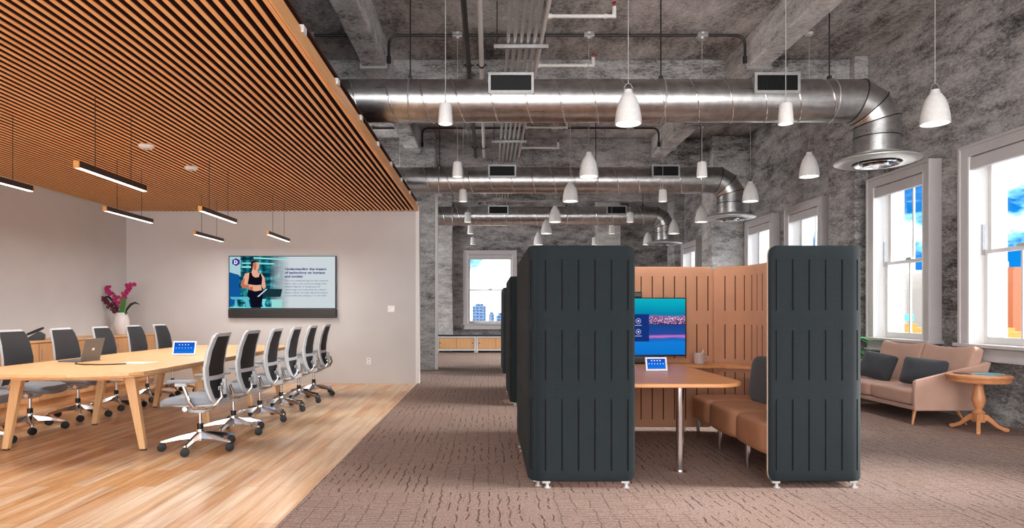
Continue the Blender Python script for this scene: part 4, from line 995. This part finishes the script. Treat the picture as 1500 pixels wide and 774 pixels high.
def make_pod(label, y0, full):
    r = thing('office_pod', label, 'office pod', (0, y0, 0), 0, 'freestanding felt office pods')
    yf, yb = 0.0, PYB-PYF
    rc = 0.40
    pl = [(1.04, yf)]+arc(PX0+0.11, yf+0.11, 0.11, 270, 180, 6)+arc(PX0+rc, yb-rc, rc, 180, 101.5, 10)
    slots = [0.052+0.1163*k for k in range(40)]
    screen_panel('wing_screen', pl, r, slots)
    pr = [(PX0+PX1-x-0.06+0.02*0, y) for x, y in pl]; 
    pr = [(PX0+PX1-x, y) for x, y in pl]; pr[0] = (1.985, yf)
    screen_panel('wing_screen', pr, r, slots, flip=True)
    e0, e1 = pl[-1], pr[-1]
    bp = [(e0[0]+0.004, e0[1]+0.002), (PX0+rc, yb), (PX1-rc, yb), (e1[0]-0.004, e1[1]+0.002)]
    screen_panel('back_screen', bp, r, [0.055+0.1163*k for k in range(20)], freeend=(True, True))
    for (x, y) in ((0.42, 0.0225), (0.36, 0.07), (0.98, 0.0225), (2.05, 0.0225), (2.60, 0.0225), (PX0+0.0225, 1.2), (PX1-0.0225, 1.2), (0.85, yb-0.0225), (2.05, yb-0.0225)):
        b = MB(); b.cyl((x, y, 0.008), (x, y, 0.05), 0.012, n=10); b.box(x-0.035, x+0.02, y-0.015, y+0.015, 0.034, 0.048); b.cyl((x, y, 0), (x, y, 0.009), 0.024, n=14); b.build('glide', 'diffuser_metal', r)
    if full:
        # ledge along the back right
        MB().prism([(1.95, 1.78), (2.35, 1.78), (2.62, 1.60), (2.62, 1.72), (2.5, 1.99), (2.28, 2.11), (1.95, 2.11)], 0.69, 0.718).build('ledge', 'podtable', r, bevel=0.004)
    return r
make_pod('dark teal office pod with tan interior, nearest the camera', PYF, True)
make_pod('dark office pod mostly hidden behind the nearest one', PYF+3.9, False)
make_pod('farthest dark office pod, a thin sliver beside the far window', PYF+7.8, False)
# pod table
r = thing('pod_table', 'wooden pod table with a rounded corner on a chrome post', 'table', (0, 0, 0))
MB().prism(rounded(0.50, 1.94, 4.66, 6.60, [0.25, 0.26, 0, 0], 8), 0.69, 0.72).build('tabletop', 'podtable', r, bevel=0.008)
MB().cyl((1.495, 4.95, 0.012), (1.495, 4.95, 0.69), 0.031, n=24).build('leg', 'chrome', r, smooth=True)
MB().cyl((1.495, 4.95, 0), (1.495, 4.95, 0.012), 0.05, n=24).cyl((1.495, 4.95, 0.012), (1.495, 4.95, 0.02), 0.036, n=24).build('foot_plate', 'chrome', r)
MB().cyl((0.80, 6.2, 0.0), (0.80, 6.2, 0.69), 0.031, n=24).build('leg', 'chrome', r, smooth=True)
# pod television
r = thing('pod_television', 'television inside the pod showing a blue and pink city sunset', 'television', (1.48, 6.61, 0.795))
MB().box(-0.555, 0.555, -0.10, -0.06, 0, 0.60).build('bezel', 'black', r, bevel=0.004)
MB().box(-0.2, 0.2, -0.059, -0.002, 0.15, 0.45).build('wall_mount', 'dark_steel', r)
t = NT('sunset_wallpaper'); tc = t.n('ShaderNodeTexCoord'); sx = t.n('ShaderNodeSeparateXYZ'); t.l(tc.outputs['Object'], sx.inputs[0])
mpx = t.n('ShaderNodeMapping'); mpx.inputs['Scale'].default_value = (1.5, 1, 5); t.l(tc.outputs['Object'], mpx.inputs[0]); n1 = t.noise(mpx.outputs[0], 2.2, 3)
v_ = t.math('ADD', t.math('DIVIDE', sx.outputs[2], 0.6), t.math('MULTIPLY', t.math('SUBTRACT', n1, 0.5), 0.12))
base = t.ramp(v_, [(0.0, rgb((10, 110, 200))), (0.22, rgb((20, 120, 205))), (0.30, rgb((30, 90, 175))), (0.345, rgb((205, 110, 190))), (0.38, rgb((40, 70, 150))), (0.50, rgb((20, 70, 140))), (0.56, rgb((60, 40, 90))), (0.66, rgb((130, 90, 140))), (0.70, rgb((10, 120, 160))), (1.0, rgb((10, 175, 190)))])
n2 = t.noise(tc.outputs['Object'], 90, 2); city = t.math('MULTIPLY', t.math('GREATER_THAN', n2, 0.56), t.math('MULTIPLY', t.math('GREATER_THAN', sx.outputs[2], 0.33), t.math('LESS_THAN', sx.outputs[2], 0.405)))
col = t.mix(city, base, rgb((240, 190, 220))); e_ = t.n('ShaderNodeEmission'); t.l(col, e_.inputs[0]); e_.inputs[1].default_value = 0.8; t.l(e_.outputs[0], t.out.inputs[0])
sc2 = MB().box(-0.54, 0.54, -0.103, -0.1005, 0.015, 0.588).build('screen', t.m, r)
MB().box(-0.30, 0.17, -0.1036, -0.1031, 0.15, 0.43).build('menu_panel', em((22, 50, 120)), sc2)
b = MB()
for (x, z) in ((-0.20, 0.36), (-0.07, 0.36), (0.06-0.13*0, 0.36), (-0.20, 0.25), (-0.07, 0.25), (0.06, 0.25)):
    b.tube([(x+0.025*math.cos(2*PI*k/16), -0.1042, z+0.025*math.sin(2*PI*k/16)) for k in range(16)], 0.0016, 4, closed=True); b.box(x-0.009, x+0.009, -0.1045, -0.104, z-0.007, z+0.007); b.box(x-0.035, x+0.035, -0.1045, -0.104, z-0.046, z-0.042)
b.build('icons', em((225, 225, 240)), sc2)
r = thing('web_camera', 'small black camera mounted on top of the pod television', 'camera', (1.48, 6.52, 1.396))
MB().box(-0.095, 0.095, -0.03, 0.03, 0, 0.058).build('body', 'black', r, bevel=0.01); MB().cyl((0, -0.033, 0.03), (0, -0.03, 0.03), 0.018).build('lens', 'grille', r)
r = thing('sound_bar', 'black speaker bar on the pod table below the television', 'sound bar', (1.36, 6.46, 0.7205))
MB().puff((0, 0, 0.043), 0.84, 0.09, 0.085, 8, 8).build('body', 'black', r, smooth='all')
tablet('small white touch panel with coloured icons on the pod table', (1.50, 5.64, 0.7205), 0.04, 0.195, 0.125, 'touch_panel')
r = thing('mug', 'grey mug with a spoon on the pod ledge', 'mug', (2.13, 6.40, 0.7185))
MB().lathe([(0.001, 0), (0.04, 0), (0.05, 0.01), (0.058, 0.115), (0.054, 0.115), (0.046, 0.015), (0.001, 0.012)], n=24).build('cup', 'mug', r, smooth=True)
MB().tube([(0.054, 0, 0.085), (0.085, 0, 0.08), (0.085, 0, 0.045), (0.052, 0, 0.04)], 0.006, 8).build('handle', 'mug', r, smooth=True)
MB().cyl((0.0, 0, 0.02), (0.04, 0, 0.15), 0.005).build('spoon', 'ceramic', r)
# pod bench
r = thing('pod_bench', 'tan upholstered pod bench with dark back cushions', 'bench', (0, 0, 0))
ybs = [4.60, 5.22, 5.84, 6.30]
for (a, c) in zip(ybs, ybs[1:]):
    MB().puff((2.315, (a+c)/2, 0.315), 0.62, c-a-0.004, 0.25, 7, 12).build('seat_cushion', 'leather', r, smooth='all')
for (a, c) in ((4.62, 5.28), (5.3, 5.96)):
    b = MB(); b.puff((0, 0, 0), 0.13, c-a, 0.42, 5, 12); b.xf(Matrix.Translation((2.50, (a+c)/2, 0.635)) @ Matrix.Rotation(0.12, 4, 'Y')); b.build('back_cushion', 'charcoal', r, smooth='all')
for y in (4.68, 5.06, 5.67, 6.26):
    for x in (2.07, 2.55):
        MB().cyl((x, y, 0), (x, y, 0.2), 0.014, 0.02, n=12).build('leg', 'chrome', r, smooth=True)

# ================================================================ LOUNGE
r = thing('sofa', 'two-seat dusty pink sofa with slanted arms under the windows', 'sofa', (0, 0, 0))
YS0, YS1 = 6.93, 8.66
b = MB(); b.box(4.68, 5.36, YS0+0.05, YS1-0.05, 0.165, 0.21); b.build('seat_frame', 'sofa', r, bevel=0.008)
for (a, c) in ((YS0+0.055, (YS0+YS1)/2-0.003), ((YS0+YS1)/2+0.003, YS1-0.055)):
    MB().puff((4.97, (a+c)/2, 0.297), 0.60, c-a, 0.17, 9, 14).build('seat_cushion', 'sofa', r, smooth='all')
for (a, c) in ((YS0, YS0+0.05), (YS1-0.05, YS1)):
    MB().prism([(4.66, 0.165), (5.28, 0.165), (5.32, 0.21), (5.50, 0.69), (5.48, 0.70), (4.68, 0.50), (4.66, 0.48)], a, c, 'y').build('arm', 'sofa', r, bevel=0.012)
MB().prism([(5.24, 0.19), (5.30, 0.19), (5.50, 0.70), (5.44, 0.70)], YS0+0.05, YS1-0.05, 'y').build('back_panel', 'sofa', r, bevel=0.01)
for (a, c) in ((YS0+0.045, (YS0+YS1)/2), ((YS0+YS1)/2, YS1-0.045)):
    def bf_(q, c=c, a=a):
        q.z += 0.05*(abs(q.y)/((c-a)/2))**3*(1 if q.z > 0 else 0); return q
    b = MB(); b.puff((0, 0, 0), 0.13, c-a-0.01, 0.50, 11, 16, fn=bf_); b.xf(Matrix.Translation((5.33, (a+c)/2, 0.59)) @ Matrix.Rotation(0.30, 4, 'Y')); b.build('back_cushion', 'sofa', r, smooth='all')
for (x, y, dx, dy) in ((4.74, YS0+0.12, -0.05, -0.03), (4.74, YS1-0.12, -0.05, 0.03), (5.20, YS0+0.12, 0.08, -0.04), (5.20, YS1-0.12, 0.08, 0.04)):
    MB().cyl((x+dx, y+dy, 0), (x, y, 0.168), 0.011, 0.02, n=12).build('leg', 'sidewood', r, smooth=True)
def pillow(label, loc, rot, w, h, t_):
    def pf(q):
        u = min(1, max(abs(q.x)/(w/2), abs(q.z)/(h/2))); return Vector((q.x, q.y*(1-0.75*u**3), q.z))
    b = MB(); b.puff((0, 0, 0), w, t_, h, 14, 14, fn=pf)
    o = b.build('throw_pillow', 'charcoal', smooth='all'); o.location = loc; o.rotation_euler = rot; tag(o, label, 'pillow', 'charcoal throw pillows'); return o
pillow('charcoal throw pillow on the sofa seat farther from the side table', (5.00, 8.16, 0.555), (-0.38, 0.12, -1.25), 0.46, 0.34, 0.15)
pillow('charcoal throw pillow on the sofa seat nearer the side table', (5.02, 7.32, 0.555), (-0.38, 0.06, -1.05), 0.46, 0.32, 0.15)
# side table
r = thing('side_table', 'round turned-wood pedestal side table beside the sofa', 'table', (5.13, 6.64, 0), 0.35)
MB().lathe([(0.001, 0.518), (0.262, 0.518), (0.27, 0.528), (0.272, 0.538), (0.264, 0.545), (0.268, 0.553), (0.281, 0.568), (0.286, 0.578), (0.284, 0.589), (0.276, 0.595), (0.001, 0.595)], n=48).build('tabletop', 'sidewood', r, smooth=True)
MB().lathe([(0.001, 0.10), (0.058, 0.10), (0.06, 0.115), (0.05, 0.125), (0.05, 0.185), (0.062, 0.195), (0.055, 0.205), (0.035, 0.22), (0.03, 0.235), (0.045, 0.265), (0.058, 0.31), (0.062, 0.33), (0.056, 0.37), (0.044, 0.43), (0.040, 0.48), (0.047, 0.485), (0.047, 0.495), (0.06, 0.519)], n=32).build('pedestal', 'sidewood', r, smooth=True)
for k in range(3):
    a = math.radians(-128)-0.35+2*PI*k/3
    pr_ = [(0.04, 0.18), (0.08, 0.175), (0.13, 0.13), (0.18, 0.075), (0.24, 0.045), (0.28, 0.038), (0.288, 0.02), (0.275, 0.0), (0.245, 0.002), (0.17, 0.035), (0.11, 0.085), (0.075, 0.11), (0.04, 0.11)]
    b = MB(); b.prism(pr_, -0.017, 0.017, 'y'); b.xf(Matrix.Rotation(a, 4, 'Z')); b.build('leg', 'sidewood', r, bevel=0.005)
b = MB(); b.box(-0.13, 0.13, -0.09, 0.09, 0, 0.008); o = b.build('magazine', 'mag'); o.location = (5.22, 6.64, 0.596); o.rotation_euler = (0, 0, 0.35); tag(o, 'pale blue magazine lying on the round side table', 'magazine')
b = MB(); b.box(-0.06, 0.06, -0.08, 0.08, 0, 0.006); o = b.build('magazine', 'black'); o.location = (5.0, 6.70, 0.596); o.rotation_euler = (0, 0, -0.35); tag(o, 'dark magazine beside the pale blue one on the side table', 'magazine')
# plant
r = thing('potted_plant', 'green broad-leaved plant in a pot between the pod and the sofa', 'plant', (5.10, 9.12, 0))
MB().lathe([(0.001, 0), (0.12, 0), (0.16, 0.3), (0.15, 0.3), (0.14, 0.26), (0.001, 0.26)], n=28).build('pot', 'pot', r, smooth=True)
random.seed(3)
for k in range(20):
    a = 2.399*k; el_ = 0.25+0.75*random.random(); L_ = 0.24+0.14*random.random(); h0 = 0.27; hh_ = 0.50+0.42*random.random()
    d = Vector((math.cos(a), math.sin(a), 0)); p0 = Vector((0, 0, h0)); p1 = d*0.06+Vector((0, 0, hh_)); 
    b = MB(); b.tube([p0, p0.lerp(p1, 0.5)+d*0.015, p1], 0.006, 6)
    pts = [p1, p1+d*L_*0.3+Vector((0,0,0.05*el_)), p1+d*L_*0.6+Vector((0,0,0.04*el_)), p1+d*L_*0.85+Vector((0,0,-0.02)), p1+d*L_+Vector((0,0,-0.07))]
    side = Vector((0, 0, 1))
    leaf(b, pts, 0.075, 0, Vector((0, 0, 1))); b.build('leaf', 'leaf_light' if k == 7 else 'leaf', r, smooth='all')

# ================================================================ FAR CABINETS
def cab(label, x):
    r = thing('low_cabinet', label, 'cabinet', (x, 19.38, 0), 0, 'low cabinets under the far window')
    W_ = 1.19
    b = MB(); b.box(0, 0.05, 0, 0.4, 0, 0.50); b.box(W_-0.05, W_, 0, 0.4, 0, 0.50); b.box(0.05, W_-0.05, 0, 0.4, 0.06, 0.11); b.box(0.05, W_-0.05, 0, 0.4, 0.45, 0.50); b.build('frame', 'cab_white', r, bevel=0.003)
    MB().box(0.05, W_-0.05, 0.06, 0.4, 0.11, 0.45).build('carcass', 'black', r)
    for (a, kx) in ((0.06, 0.10), (W_/2+0.005, W_-0.10)):
        d = MB().box(a, a+W_/2-0.065, 0.02, 0.055, 0.12, 0.44).build('door', 'credenza', r, bevel=0.002)
        MB().cyl((kx, 0.0, 0.29), (kx, 0.02, 0.29), 0.018, n=10).build('knob', 'black', d)
    return r
cab('low white-framed cabinet with oak doors by the concrete column', -1.56); cab('low white-framed cabinet with oak doors under the far window', -0.36); cab('low white-framed cabinet partly hidden behind the pods', 0.84)
o = MB().box(-1.58, 2.05, 19.36, 19.59, 0.501, 0.545).build('cabinet_top', 'navy_top', bevel=0.004); tag(o, 'continuous dark blue top over the low far cabinets', 'countertop')
